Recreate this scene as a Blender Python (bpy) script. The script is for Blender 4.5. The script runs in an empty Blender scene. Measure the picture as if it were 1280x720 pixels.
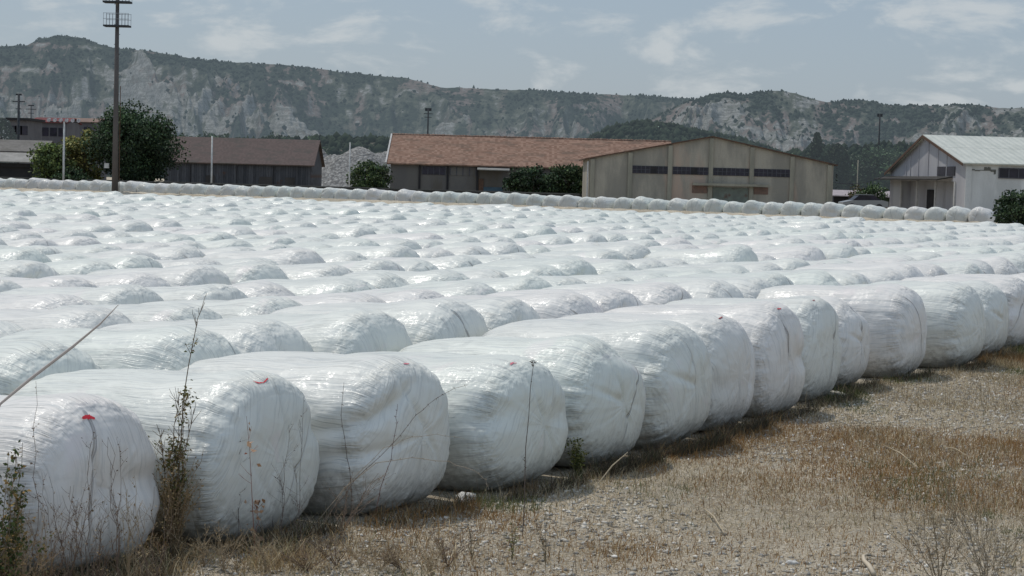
import bpy, math, random
import numpy as np
from mathutils import Vector, Matrix

R = math.radians
rng = np.random.default_rng(7)
random.seed(7)
scene = bpy.context.scene
COL = scene.collection
PI = math.pi

# ------------------------------------------------------------------ camera
F = 2350.0; H = 2.75
PITCH = math.atan(137.6 / F); ROLL = R(1.52)
fwd0 = Vector((0, math.cos(PITCH), -math.sin(PITCH)))
up0 = Vector((0, math.sin(PITCH), math.cos(PITCH)))
rt0 = Vector((1, 0, 0))
rt = rt0 * math.cos(ROLL) + up0 * math.sin(ROLL)
up = up0 * math.cos(ROLL) - rt0 * math.sin(ROLL)
cam_d = bpy.data.cameras.new('camera'); cam = bpy.data.objects.new('camera', cam_d); COL.objects.link(cam)
cam_d.sensor_width = 36; cam_d.lens = 36 * F / 1280; cam_d.clip_start = .1; cam_d.clip_end = 20000
M = Matrix((rt, up, -fwd0)).transposed().to_4x4(); M.translation = Vector((0, 0, H))
cam.matrix_world = M; scene.camera = cam

def W(px, py, Y):
    """point at world depth Y seen at photo pixel (px, py)"""
    d = rt * (px - 640) / F + up * (360 - py) / F + fwd0
    return Vector((0, 0, H)) + d * (Y / d.y)
def G(px, py, z=0):
    d = rt * (px - 640) / F + up * (360 - py) / F + fwd0
    return Vector((0, 0, H)) + d * ((z - H) / d.z)

# ------------------------------------------------------------------ noise
def _hash(ix, iy, iz, seed):
    h = (ix.astype(np.int64) * 374761393 + iy.astype(np.int64) * 668265263 + iz.astype(np.int64) * 2147483647 + seed * 974634) & 0xffffffff
    h = ((h ^ (h >> 13)) * 1274126177) & 0xffffffff
    h = ((h ^ (h >> 16)) * 2246822519) & 0xffffffff
    return ((h ^ (h >> 15)) & 0xffffff) / float(0xffffff)
def vnoise(x, y, z, seed=0):
    x, y, z = np.broadcast_arrays(np.asarray(x, float), np.asarray(y, float), np.asarray(z, float))
    ix, iy, iz = np.floor(x), np.floor(y), np.floor(z)
    fx, fy, fz = x - ix, y - iy, z - iz
    fx = fx * fx * (3 - 2 * fx); fy = fy * fy * (3 - 2 * fy); fz = fz * fz * (3 - 2 * fz)
    def c(a, b, d): return _hash(ix + a, iy + b, iz + d, seed)
    x00 = c(0, 0, 0) * (1 - fx) + c(1, 0, 0) * fx; x10 = c(0, 1, 0) * (1 - fx) + c(1, 1, 0) * fx
    x01 = c(0, 0, 1) * (1 - fx) + c(1, 0, 1) * fx; x11 = c(0, 1, 1) * (1 - fx) + c(1, 1, 1) * fx
    y0 = x00 * (1 - fy) + x10 * fy; y1 = x01 * (1 - fy) + x11 * fy
    return (y0 * (1 - fz) + y1 * fz) * 2 - 1
def fbm(x, y, z=0., o=4, seed=0, g=.5):
    a = 1.; s = 0.; t = 0.; x = np.asarray(x, float); y = np.asarray(y, float); z = np.asarray(z, float)
    for i in range(o):
        s = s + a * vnoise(x, y, z, seed + i); t += a; a *= g; x = x * 2.03; y = y * 2.03; z = z * 2.03
    return s / t
def ridged(x, y, z=0., o=4, seed=0):
    a = 1.; s = 0.; t = 0.; x = np.asarray(x, float); y = np.asarray(y, float)
    for i in range(o):
        s = s + a * (1 - np.abs(vnoise(x, y, z, seed + i))); t += a; a *= .5; x = x * 2.07; y = y * 2.07
    return s / t

# ------------------------------------------------------------------ mesh helpers
class MB:
    def __init__(s): s.v = []; s.f = []; s.n = 0
    def add(s, v, f):
        v = np.asarray(v, float).reshape(-1, 3)
        s.v.append(v); s.f.extend([tuple(i + s.n for i in q) for q in f]); s.n += len(v); return s
    def box(s, x0, x1, y0, y1, z0, z1):
        v = [(x0,y0,z0),(x1,y0,z0),(x1,y1,z0),(x0,y1,z0),(x0,y0,z1),(x1,y0,z1),(x1,y1,z1),(x0,y1,z1)]
        return s.add(v, [(3,2,1,0),(4,5,6,7),(0,1,5,4),(1,2,6,5),(2,3,7,6),(3,0,4,7)])
    def tube(s, pts, rad, n=6, cap=True):
        pts = [Vector(p) for p in pts]
        if not hasattr(rad, '__len__'): rad = [rad] * len(pts)
        vs = []; prev = None
        for i, p in enumerate(pts):
            t = (pts[min(i+1, len(pts)-1)] - pts[max(i-1, 0)])
            t = t.normalized() if t.length > 1e-9 else Vector((0, 0, 1))
            a = t.cross(Vector((.31, .95, .05)) if abs(t.y) < .9 else Vector((1, 0, 0))).normalized()
            if prev is not None:
                a2 = prev - t * prev.dot(t)
                if a2.length > 1e-4: a = a2.normalized()
            prev = a; b = t.cross(a)
            for k in range(n):
                w = 2 * PI * k / n
                vs.append(p + (a * math.cos(w) + b * math.sin(w)) * rad[i])
        fs = [(i*n+k, i*n+(k+1) % n, (i+1)*n+(k+1) % n, (i+1)*n+k) for i in range(len(pts)-1) for k in range(n)]
        if cap: fs += [tuple(range(n))[::-1], tuple((len(pts)-1)*n + k for k in range(n))]
        return s.add(vs, fs)
    def quad(s, a, b, c, d): return s.add([a, b, c, d], [(0, 1, 2, 3)])
    def mesh(s, name, smooth=False):
        me = bpy.data.meshes.new(name)
        if s.v: me.from_pydata(np.vstack(s.v).tolist(), [], s.f)
        if smooth: me.polygons.foreach_set('use_smooth', [True] * len(me.polygons))
        me.update(); return me
    def build(s, name, mat=None, parent=None, smooth=False, loc=None):
        return link(name, s.mesh(name, smooth), mat, parent, loc)
def link(name, me, mat=None, parent=None, loc=None):
    o = bpy.data.objects.new(name, me); COL.objects.link(o)
    if mat and not me.materials: me.materials.append(mat)
    if parent: o.parent = parent
    if loc is not None: o.location = loc
    return o
def fastmesh(name, V, Fc, smooth=False):
    """V (n,3), Fc (m,k) arrays of equal sized faces"""
    V = np.asarray(V, np.float32); Fc = np.asarray(Fc, np.int32); k = Fc.shape[1]
    me = bpy.data.meshes.new(name)
    me.vertices.add(len(V)); me.vertices.foreach_set('co', V.ravel())
    me.loops.add(Fc.size); me.loops.foreach_set('vertex_index', Fc.ravel())
    me.polygons.add(len(Fc)); me.polygons.foreach_set('loop_start', np.arange(0, Fc.size, k, dtype=np.int32))
    me.polygons.foreach_set('loop_total', np.full(len(Fc), k, np.int32))
    if smooth: me.polygons.foreach_set('use_smooth', np.ones(len(Fc), bool))
    me.update(calc_edges=True); me.validate(); return me
def vec_attr(me, name, arr):
    a = me.attributes.new(name, 'FLOAT_VECTOR', 'POINT'); a.data.foreach_set('vector', np.asarray(arr, np.float32).ravel())
def col_attr(me, name, arr):
    arr = np.asarray(arr, np.float32)
    if arr.shape[1] == 3: arr = np.hstack([arr, np.ones((len(arr), 1), np.float32)])
    a = me.attributes.new(name, 'FLOAT_COLOR', 'POINT'); a.data.foreach_set('color', arr.ravel())
def tag(o, label=None, cat=None, group=None, kind=None):
    if label: o['label'] = label
    if cat: o['category'] = cat
    if group: o['group'] = group
    if kind: o['kind'] = kind
    return o
def thing(name, label, cat, loc=(0, 0, 0), rz=0, group=None):
    o = bpy.data.objects.new(name, None); COL.objects.link(o); o.location = loc; o.rotation_euler = (0, 0, rz)
    o.empty_display_size = .2
    return tag(o, label, cat, group)
def copy_tree(o, parent=None):
    c = o.copy(); COL.objects.link(c); c.parent = parent
    for ch in list(o.children): copy_tree(ch, c)
    return c

# ------------------------------------------------------------------ material helpers
class NT:
    def __init__(s, name):
        s.m = bpy.data.materials.new(name); s.m.use_nodes = True; s.t = s.m.node_tree; s.t.nodes.clear()
        s.out = s.n('ShaderNodeOutputMaterial')
    def n(s, typ, **kw):
        x = s.t.nodes.new(typ)
        for k, v in kw.items():
            if k.startswith('i_'):
                x.inputs[k[2:].replace('_', ' ')].default_value = v
            else: setattr(x, k, v)
        return x
    def l(s, a, b): s.t.links.new(a, b); return s
    def setin(s, sock, v):
        if hasattr(v, 'is_linked') or isinstance(v, bpy.types.NodeSocket): s.l(v, sock)
        else:
            if sock.type == 'RGBA' and len(v) == 3: v = (*v, 1)
            sock.default_value = v
    def math(s, op, a, b=0., c=None, clamp=False):
        x = s.n('ShaderNodeMath', operation=op, use_clamp=clamp); s.setin(x.inputs[0], a); s.setin(x.inputs[1], b)
        if c is not None: s.setin(x.inputs[2], c)
        return x.outputs[0]
    def vmath(s, op, a, b=(0, 0, 0)):
        x = s.n('ShaderNodeVectorMath', operation=op); s.setin(x.inputs[0], a); s.setin(x.inputs[1], b); return x.outputs[0]
    def mix(s, fac, a, b):
        x = s.n('ShaderNodeMix', data_type='RGBA'); s.setin(x.inputs[0], fac); s.setin(x.inputs[6], a); s.setin(x.inputs[7], b); return x.outputs[2]
    def noise(s, vec, scale=5, detail=4, rough=.55, dim='3D', dist=0.):
        x = s.n('ShaderNodeTexNoise', noise_dimensions=dim); s.setin(x.inputs['Vector'], vec)
        x.inputs['Scale'].default_value = scale; x.inputs['Detail'].default_value = detail; x.inputs['Roughness'].default_value = rough
        x.inputs['Distortion'].default_value = dist
        return x.outputs['Fac']
    def ramp(s, fac, a, b, smooth=True):
        x = s.n('ShaderNodeMapRange', interpolation_type='SMOOTHSTEP' if smooth else 'LINEAR'); s.setin(x.inputs[0], fac)
        x.inputs[1].default_value = a; x.inputs[2].default_value = b; return x.outputs[0]
    def obj(s): return s.n('ShaderNodeTexCoord').outputs['Object']
    def geo(s): return s.n('ShaderNodeNewGeometry').outputs['Position']
    def attr(s, name): return s.n('ShaderNodeAttribute', attribute_name=name)
    def comb(s, x, y, z):
        c = s.n('ShaderNodeCombineXYZ'); s.setin(c.inputs[0], x); s.setin(c.inputs[1], y); s.setin(c.inputs[2], z); return c.outputs[0]
    def sep(s, v):
        c = s.n('ShaderNodeSeparateXYZ'); s.l(v, c.inputs[0]); return c.outputs
    def bump(s, h, strength=.5, dist=.01, normal=None):
        b = s.n('ShaderNodeBump'); s.setin(b.inputs['Height'], h); b.inputs['Strength'].default_value = strength; b.inputs['Distance'].default_value = dist
        if normal is not None: s.l(normal, b.inputs['Normal'])
        return b.outputs[0]
    def bsdf(s, color, rough=.8, spec=.3, normal=None, metal=0.):
        b = s.n('ShaderNodeBsdfPrincipled'); s.setin(b.inputs['Base Color'], color); s.setin(b.inputs['Roughness'], rough)
        b.inputs['Specular IOR Level'].default_value = spec; s.setin(b.inputs['Metallic'], metal)
        if normal is not None: s.l(normal, b.inputs['Normal'])
        return b
    def done(s, shader): s.l(shader.outputs[0] if hasattr(shader, 'outputs') else shader, s.out.inputs[0]); return s.m

def weathered(name, c1, c2, scale=1.5, rough=.85, c3=None, streak=False, bump=.3, bdist=.02, fine=25, lo=.35, hi=.65):
    t = NT(name); p = t.obj()
    v = t.vmath('MULTIPLY', p, (1, 1, .25)) if streak else p
    n1 = t.noise(v, scale, 5, .65); c = t.mix(t.ramp(n1, lo, hi), c1, c2)
    n2 = t.noise(p, fine, 4, .7)
    c = t.mix(t.math('MULTIPLY', t.ramp(n2, .35, .75), .35), c, tuple(x * .55 for x in c1))
    if c3 is not None:
        n3 = t.noise(t.vmath('ADD', v, (7.3, 2.1, 4.4)), scale * .6, 5, .6); c = t.mix(t.ramp(n3, .54, .66), c, c3)
    return t.done(t.bsdf(c, rough, .25, t.bump(n2, bump, bdist)))

# haze helper for distant surfaces: thin blue aerial light mixed over the surface
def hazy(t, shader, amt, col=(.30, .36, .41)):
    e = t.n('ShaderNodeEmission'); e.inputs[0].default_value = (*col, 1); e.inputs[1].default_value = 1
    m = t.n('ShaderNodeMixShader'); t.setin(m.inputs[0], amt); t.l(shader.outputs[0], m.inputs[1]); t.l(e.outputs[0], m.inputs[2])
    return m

# ---- film of the bales
def film_mat(end_shade=0.):
    t = NT('stretch_film' if not end_shade else 'stretch_film_shaded_ends')
    info = t.n('ShaderNodeObjectInfo'); rnd = info.outputs['Random']
    fa = t.attr('film').outputs['Vector']          # x around (m), y along (m), z end mask
    pa = t.attr('cap').outputs['Vector']           # x,y stripe coords of the end, z height above the ground
    fx, fy, fz = t.sep(fa); qx, qy, qz = t.sep(pa)
    off = t.math('MULTIPLY', rnd, 37.)
    def stripes(x, y, fx_, fy_, extra=0., detail=3):
        v = t.comb(t.math('MULTIPLY', x, fx_), t.math('MULTIPLY', y, fy_), t.math('ADD', off, extra))
        return t.noise(v, 1., detail, .6, dist=.35)
    # gentle waver so the strands are not ruler-straight
    fxw = t.math('ADD', fx, t.math('MULTIPLY', t.noise(t.comb(t.math('MULTIPLY', fx, 1.6), t.math('MULTIPLY', fy, 1.3), off), 1., 2), .16))
    sb = stripes(fxw, fy, 34., 1.3); sf = stripes(fxw, fy, 95., 2.2, 5.); sw = stripes(fxw, fy, 11., .9, 9.)
    qxw = t.math('ADD', qx, t.math('MULTIPLY', t.noise(t.comb(t.math('MULTIPLY', qx, 2.2), t.math('MULTIPLY', qy, 2.2), off), 1., 2), .12))
    eb = stripes(qxw, qy, 26., 1.6, 3.); ef = stripes(qxw, qy, 80., 2.6, 8.); ew = stripes(qxw, qy, 8., 1.2, 12.)
    m = t.ramp(t.math('ADD', fz, t.math('MULTIPLY', t.math('SUBTRACT', sb, .5), .5)), .42, .85)
    def mx(a, b):
        x = t.n('ShaderNodeMix', data_type='FLOAT'); t.l(m, x.inputs[0]); t.l(a, x.inputs[2]); t.l(b, x.inputs[3]); return x.outputs[0]
    hb, hf, hw = mx(sb, eb), mx(sf, ef), mx(sw, ew)
    # shoulders are the most wrinkled, the ends are pulled nearly smooth
    sh = t.math('MULTIPLY', t.math('MULTIPLY', fz, t.math('SUBTRACT', 1., fz)), 4.)
    lump = t.noise(t.comb(t.math('MULTIPLY', fx, 3.), t.math('MULTIPLY', fy, 3.), off), 1., 3)
    amp = t.math('ADD', t.math('MULTIPLY_ADD', sh, 1.1, .42), t.math('MULTIPLY', fz, -.32))
    amp = t.math('MULTIPLY', amp, t.ramp(lump, .25, .7))
    hgt = t.math('ADD', t.math('MULTIPLY', hb, 1.5), t.math('ADD', t.math('MULTIPLY', hf, .75), t.math('MULTIPLY', hw, .9)))
    # a pulled fold running down the end
    fo = t.math('ADD', t.math('ADD', qx, t.math('MULTIPLY', t.math('SINE', t.math('MULTIPLY_ADD', qy, 3.2, off)), .09)), t.math('MULTIPLY', t.math('SUBTRACT', rnd, .5), .7))
    fm = t.math('SUBTRACT', 1., t.ramp(t.math('ABSOLUTE', fo), .002, .014)); fm = t.math('MULTIPLY', fm, t.math('MULTIPLY', t.ramp(fz, .5, .8), t.math('MULTIPLY', t.ramp(qy, -.55, -.1), t.ramp(t.math('FRACT', t.math('MULTIPLY', rnd, 7.3)), .25, .5))))
    hgt2 = t.math('SUBTRACT', t.math('MULTIPLY', hgt, amp), t.math('MULTIPLY', fm, 1.2))
    nrm = t.bump(hgt2, .95, .017)
    # colour: bright film, thin darker strands, tint from bale to bale
    tint = t.mix(t.ramp(rnd, .3, .7), (.665, .672, .62), (.695, .670, .63))
    tint = t.mix(t.ramp(t.noise(t.vmath('MULTIPLY', t.geo(), (.09, .09, .09)), 1., 2), .4, .62), tint, (.645, .672, .612))
    dark = t.math('MULTIPLY', t.ramp(hf, .53, .62), t.ramp(hw, .34, .55))
    dark = t.math('MULTIPLY', dark, t.math('SUBTRACT', 1., t.math('MULTIPLY', fz, .55)))
    c = t.mix(t.math('MULTIPLY', dark, .66), tint, (.30, .31, .30))
    c = t.mix(t.math('MULTIPLY', t.math('MULTIPLY', t.ramp(hb, .46, .34), .55), t.math('SUBTRACT', 1., t.math('MULTIPLY', fz, .6))), c, (.42, .45, .45))
    c = t.mix(t.math('MULTIPLY', fm, .42), c, (.25, .22, .21))
    if end_shade: c = t.mix(t.math('MULTIPLY', fz, end_shade), c, (.30, .30, .275))  # end caps of the far row greyed, their shade put into the colour
    # overlapping film bands with a faint edge
    bv = t.math('ADD', t.math('MULTIPLY', fxw, 1.9), t.math('MULTIPLY', fy, .22)); bfr = t.math('FRACT', t.math('ADD', bv, off)); bid = t.math('FLOOR', t.math('ADD', bv, off))
    bt = t.noise(t.comb(bid, off, 0.), 3.1, 0)
    c = t.mix(t.math('MULTIPLY', t.math('MULTIPLY', t.ramp(bt, .35, .65), .16), t.math('SUBTRACT', 1., fz)), c, (.50, .50, .48))
    c = t.mix(t.math('MULTIPLY', t.math('MULTIPLY', t.ramp(bfr, .975, .99), .35), t.math('SUBTRACT', 1., fz)), c, (.33, .33, .32))
    # stains
    st = t.noise(t.comb(t.math('MULTIPLY', fx, 1.4), t.math('MULTIPLY', fy, 2.), t.math('ADD', off, 20.)), 1.4, 5, .62)
    c = t.mix(t.math('MULTIPLY', t.ramp(st, .60, .74), .42), c, (.40, .41, .39))
    pk = t.noise(t.comb(fx, t.math('MULTIPLY', fy, 2.5), t.math('ADD', off, 40.)), 1., 3)
    c = t.mix(t.math('MULTIPLY', t.ramp(pk, .62, .72), .25), c, (.72, .62, .62))
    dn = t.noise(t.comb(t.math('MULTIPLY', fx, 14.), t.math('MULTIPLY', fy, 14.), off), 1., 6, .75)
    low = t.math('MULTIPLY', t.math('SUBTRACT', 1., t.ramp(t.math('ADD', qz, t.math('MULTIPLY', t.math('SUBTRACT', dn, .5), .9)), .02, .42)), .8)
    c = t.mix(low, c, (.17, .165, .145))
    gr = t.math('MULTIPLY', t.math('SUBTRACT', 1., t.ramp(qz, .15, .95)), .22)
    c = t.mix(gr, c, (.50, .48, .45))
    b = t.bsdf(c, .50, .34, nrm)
    b.inputs['Coat Weight'].default_value = .16; b.inputs['Coat Roughness'].default_value = .14; t.l(nrm, b.inputs['Coat Normal'])
    return t.done(b)
FILM = film_mat(); FILM_SHADED = film_mat(.5)

# ------------------------------------------------------------------ bale geometry
def bale_surface(var, uu, th, lift=0.):
    """uu profile angle 0..pi (+x end to -x end), th around. returns pos, film, cap arrays"""
    r_ = np.random.default_rng(100 + var)
    L = 1.20 * (1 + r_.uniform(-.03, .03)); ry = .765 * (1 + r_.uniform(-.03, .03)); rz = .68
    n = r_.uniform(4.0, 5.6); m = r_.uniform(2.05, 2.35)
    ca, sa = np.cos(uu), np.sin(uu)
    x = L * np.sign(ca) * np.abs(ca) ** (2 / n); rho = np.abs(sa) ** (2 / n)
    c, s = np.cos(th), np.sin(th)
    bd = np.clip((.70 - x / L) / .45, 0, 1); bd = bd * bd * (3 - 2 * bd); m = m + .75 * bd; m = np.where(s < 0, m + 1.0 * np.clip(-s, 0, 1), m); ey = np.sign(c) * np.abs(c) ** (2 / m); ez = np.sign(s) * np.abs(s) ** (2 / m)
    y = ry * rho * ey; z = rz * rho * ez
    y = y * (1 + .05 * np.clip(-z / rz, -1, 1))
    # bulging end caps
    x = x + .07 * np.sign(x) * np.clip(1 - (rho * 1.02) ** 2, 0, 1)
    P = np.stack([x, y, z], -1)
    N = np.stack([np.sign(x) * np.clip(np.abs(x) / L, 0, 1) ** (n - 1) / L, ey * rho ** (n - 1) / ry, ez * rho ** (n - 1) / rz], -1)
    N /= np.linalg.norm(N, axis=-1, keepdims=True) + 1e-9
    sd = var * 31
    d = .030 * fbm(x * 1.3, y * 1.5, z * 1.5, 3, sd) + .010 * fbm(x * 1.5, y * 8, z * 8, 3, sd + 9)
    # axial folds, strongest round the shoulders
    em = np.clip((np.abs(x) / L - .74) / .26, 0, 1); sh = 4 * em * (1 - em)
    d = d + .010 * (.25 + sh) * vnoise(th * 9 + .8 * np.sin(x * 2), x * 1.2, 0 * x, sd + 3)
    d = d + .006 * (.2 + sh) * vnoise(th * 21, x * 2, 0 * x + 4, sd + 5)
    # a few pulled-in dents and long creases over the end
    for k in range(3):
        c0 = np.array([L * r_.choice([1, 1, -1]) * r_.uniform(.72, .97), ry * r_.uniform(-.8, .8), rz * r_.uniform(-.4, .75)])
        dd = ((x - c0[0]) / .26) ** 2 + ((y - c0[1]) / .30) ** 2 + ((z - c0[2]) / .12) ** 2
        d = d - r_.uniform(.03, .07) * np.exp(-dd)
    endm = np.clip((np.abs(x) / L - .85) / .15, 0, 1)
    for k in range(2):
        a = r_.uniform(-.5, .5) + PI / 2; o = r_.uniform(-.35, .35)
        q = y * math.sin(a) - z * math.cos(a) - o + .05 * np.sin(z * 5 + k)
        d = d - (.030 if k == 0 else .014) * np.exp(-(q / .028) ** 2) * endm * np.clip((z + .55) * 2, 0, 1)
    if var == 3:                                        # the deep sideways fold in the flank
        q = z - (.10 + .42 * (y + .75)); mk = np.clip((x / L - .42) / .3, 0, 1) * np.clip((.05 - y) / .35, 0, 1)
        d = d - .055 * np.exp(-(q / .055) ** 2) * mk + .02 * np.exp(-((q - .15) / .10) ** 2) * mk
        q2 = z - (-.10 + .15 * (y + .75)); d = d - .025 * np.exp(-(q2 / .04) ** 2) * mk * np.clip((x / L - .6) / .2, 0, 1)
    if var in (6, 0):
        q = z - (.22 - .35 * (y + .6)); mk = np.clip((x / L - .55) / .3, 0, 1) * np.clip((.3 - np.abs(y + .25)) / .2, 0, 1)
        d = d - .025 * np.exp(-(q / .04) ** 2) * mk
    P = P + N * (d + lift)[..., None]
    # flattened where it stands on the ground
    zz = P[..., 2]; fl = -.60
    zz = np.where(zz < fl, fl + (zz - fl) * .25, zz)
    P[..., 2] = (zz + .617) * (1 + .03 * np.clip(P[..., 0] / L, -1, 1) - .032 + .073 * (lambda q: q * q * (3 - 2 * q))(np.clip((P[..., 0] / L - .25) / .55, 0, 1)))
    P[..., 1] *= 1 + .03 * np.clip(P[..., 0] / L, -1, 1)
    film = np.stack([th * .74, P[..., 0] * 1.0 + np.sign(x) * (1 - rho) * .6, np.clip((np.abs(x) / L - .80) / .2, 0, 1)], -1)
    al = r_.uniform(.1, .7) * r_.choice([1, -1])
    cap = np.stack([y * math.cos(al) + z * math.sin(al), -y * math.sin(al) + z * math.cos(al), P[..., 2]], -1)
    return P, film, cap
def bale_arrays(var, nu, nt):
    # denser rings near the shoulders
    q = np.linspace(0, 1, nu + 1)[1:-1]
    uu = PI * (q - .055 * np.sin(4 * PI * q) + .0 * q)
    th = np.linspace(-PI / 2, 1.5 * PI, nt, endpoint=False) + .02
    U, T = np.meshgrid(uu, th, indexing='ij')
    P, film, cap = bale_surface(var, U, T)
    nr = len(uu)
    V = P.reshape(-1, 3); Fm = film.reshape(-1, 3); Cp = cap.reshape(-1, 3)
    i = np.arange(nr - 1)[:, None] * nt; k = np.arange(nt)[None, :]; k2 = (k + 1) % nt
    Fq = np.stack([i + k, i + nt + k, i + nt + k2, i + k2], -1).reshape(-1, 4)
    c0, f0, p0 = [a.reshape(nr, nt, 3)[0].mean(0) for a in (V, Fm, Cp)]; c1, f1, p1 = [a.reshape(nr, nt, 3)[-1].mean(0) for a in (V, Fm, Cp)]
    V = np.vstack([V, c0, c1]); Fm = np.vstack([Fm, f0, f1]); Cp = np.vstack([Cp, p0, p1]); a, b = nr * nt, nr * nt + 1
    k = np.arange(nt); k2 = (k + 1) % nt
    # degenerate-free poles with triangles kept apart
    T0 = np.stack([np.full(nt, a), k, k2], -1); T1 = np.stack([np.full(nt, b), (nr-1)*nt + k2, (nr-1)*nt + k], -1)
    return V, Fq, np.vstack([T0, T1]), Fm, Cp
def mesh_from(name, V, Fq, Ft):
    me = bpy.data.meshes.new(name)
    me.vertices.add(len(V)); me.vertices.foreach_set('co', V.astype(np.float32).ravel())
    tot = Fq.size + Ft.size; me.loops.add(tot); me.loops.foreach_set('vertex_index', np.concatenate([Fq.ravel(), Ft.ravel()]).astype(np.int32))
    npoly = len(Fq) + len(Ft); me.polygons.add(npoly)
    ls = np.concatenate([np.arange(len(Fq)) * 4, Fq.size + np.arange(len(Ft)) * 3]).astype(np.int32)
    lt = np.concatenate([np.full(len(Fq), 4), np.full(len(Ft), 3)]).astype(np.int32)
    me.polygons.foreach_set('loop_start', ls); me.polygons.foreach_set('loop_total', lt)
    me.polygons.foreach_set('use_smooth', np.ones(npoly, bool))
    me.update(calc_edges=True); return me
def bale_mesh(var, nu, nt):
    V, Fq, Ft, Fm, Cp = bale_arrays(var, nu, nt)
    me = mesh_from('wrapped_bale', V, Fq, Ft); vec_attr(me, 'film', Fm); vec_attr(me, 'cap', Cp)
    me.materials.append(FILM); return me
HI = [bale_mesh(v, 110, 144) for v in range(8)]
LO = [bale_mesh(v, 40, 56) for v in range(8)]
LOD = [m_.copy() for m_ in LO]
for m_ in LOD: m_.materials[0] = FILM_SHADED

AX = Vector((-.869, .495, 0)); RW = Vector((.495, .869, 0))
ANG = math.atan2(-AX.y, -AX.x)           # local +x points to the front (right-hand) end
L0 = 1.22

# front row, measured: nose pixel and depth of the nose
front_px = [-22, 172, 391, 567, 712, 808, 895, 950, 1010, 1060, 1091, 1158, 1231, 1263, 1296, 1330]
front_z = [11.9, 13.1, 14.35, 15.6, 16.95, 18.35, 19.8, 21.2, 22.6, 24.1, 25.5, 27.1, 28.9, 30.5, 32.1, 33.8]
front_h = [.93, .88, .93, .96, .89, .93, .99, .98, 1.0, 1.0, .92, 1.02, .99, .96, .98, .97]
front_z = [z - d for z, d in zip(front_z, [.7, .65, .55, .55, .55, .55, .55, .5, .45, .3, .15, 0, 0, 0, 0, 0])]
front_lab = [
 'white wrapped bale cut off by the left edge beside the leafy green bush',
 'nearest white wrapped bale with a red paint dab, left of the tall brown weed',
 'big white wrapped bale with a red hooked paint mark, right of the tall brown weed',
 'broad white wrapped bale with a deep side fold behind long arching dry twigs',
 'white wrapped bale with a faint pink mark behind the thin upright dry stalk',
 'white wrapped front row bale just right of the small green weed',
 'white wrapped front row bale with a dark dry weed clump at its foot',
 'narrowly seen white bale with a small dark red mark beside brown grass',
 'white wrapped bale with a bright red fleck on its shoulder beyond the brown grass',
 'white wrapped bale with a long dark vertical seam down its end',
 'set-back low white bale squeezed between two longer front row bales',
 'long white wrapped bale sticking out of the front row, nearer of two such bales',
 'farther of the two long white bales sticking out over the ground edge',
 'narrow white bale end just behind the farther long protruding bale',
 'white bale end cut off by the right edge, last of the front row',
 'white bale beyond the right edge at the very end of the front row']
BG = 'white wrapped bales packed side by side in the field'
bales = []   # (loc, rz, scale, row, k)
for k in range(16):
    nose = W(front_px[k], 600, front_z[k]); nose.z = 0
    # right silhouette of the end sits about .45 m beyond the end centre
    c = nose + AX * (L0 + .02) - Vector((.24, -.14, 0))
    s = front_h[k]
    bales.append((c, ANG + random.uniform(-.05, .05), (1.0 * (1.06 if k in (11, 12) else 1), random.uniform(.98, 1.03), s), 0, k))
base = [b[0].copy() for b in bales]
def base_pt(t):
    """front row centre line, extrapolated"""
    if t <= 0: return base[0] + (base[1] - base[0]) * t
    if t >= 13: return base[10] + (base[13] - base[10]) / 3 * (t - 10)
    i = int(t); return base[i].lerp(base[i + 1], t - i)
# a straight grid behind: origin on the front line
O0 = base[3].copy(); STEP = 1.50; PITCHL = 2.44
far_a = Vector((-30, 117, 0)); far_b = Vector((20, 90, 0))
far_n = Vector((far_b.y - far_a.y, -(far_b.x - far_a.x), 0)).normalized() * -1
for i in range(1, 38):
    sh = random.uniform(-.5, .5)
    for k in range(-20, 75):
        c = O0 + AX * (i * PITCHL) + RW * ((k + sh) * STEP)
        # near rows follow the front row's slightly bent line
        c += AX * random.gauss(0, .10) + RW * random.gauss(0, .05)
        if i == 1:
            c += AX * .03
        if c.y < 12 or c.y > 132: continue
        if (c - far_a).dot(far_n) > 0: continue
        ml = 2.0 if c.y < 40 else 3.0
        if c.x < -.275 * c.y - ml or c.x > .275 * c.y + ml: continue
        dd = c.y
        h = random.choice([.90, .915, .93, .935, .95, .965]) + random.uniform(-.012, .012)
        if i == 1: h = random.uniform(.99, 1.04)
        if random.random() < .12 and i > 1: h += .075
        bales.append((c, ANG + random.gauss(0, .035), (random.uniform(.98, 1.05), random.uniform(1.0, 1.07), h), i, k))
# which are in view (frustum test), nearest individuals
inview = [b for b in bales if abs((b[0].x) / b[0].y) < .272 + 1.2 / b[0].y]
front = bales[:16]
rest = sorted([b for b in bales[16:]], key=lambda b: b[0].length)
NIND = 284
ind = rest[:NIND]; far = rest[NIND:]
print('bales total', len(bales), 'in view', len(inview))
ordn = ['', 'first', 'second', 'third', 'fourth', 'fifth', 'sixth', 'seventh', 'eighth', 'ninth', 'tenth', 'eleventh', 'twelfth', 'thirteenth', 'fourteenth', 'fifteenth', 'sixteenth', 'seventeenth', 'eighteenth', 'nineteenth', 'twentieth']
def ordinal(n):
    if n <= 20: return ordn[n]
    tens = {2: 'twenty', 3: 'thirty', 4: 'forty', 5: 'fifty', 6: 'sixty', 7: 'seventy'}[n // 10]
    if n % 10 == 0: return {20: 'twentieth', 30: 'thirtieth', 40: 'fortieth', 50: 'fiftieth', 60: 'sixtieth', 70: 'seventieth'}[n]
    return tens + '-' + ordn[n % 10]
def put_bale(b, mesh, label, group):
    o = bpy.data.objects.new('wrapped_bale', mesh); COL.objects.link(o)
    o.location = b[0]; o.rotation_euler = (random.gauss(0, .03), -random.gauss(.012, .016) if b[3] else 0, b[1]); o.scale = b[2]
    return tag(o, label, 'bale', group)
front_obj = []
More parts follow.
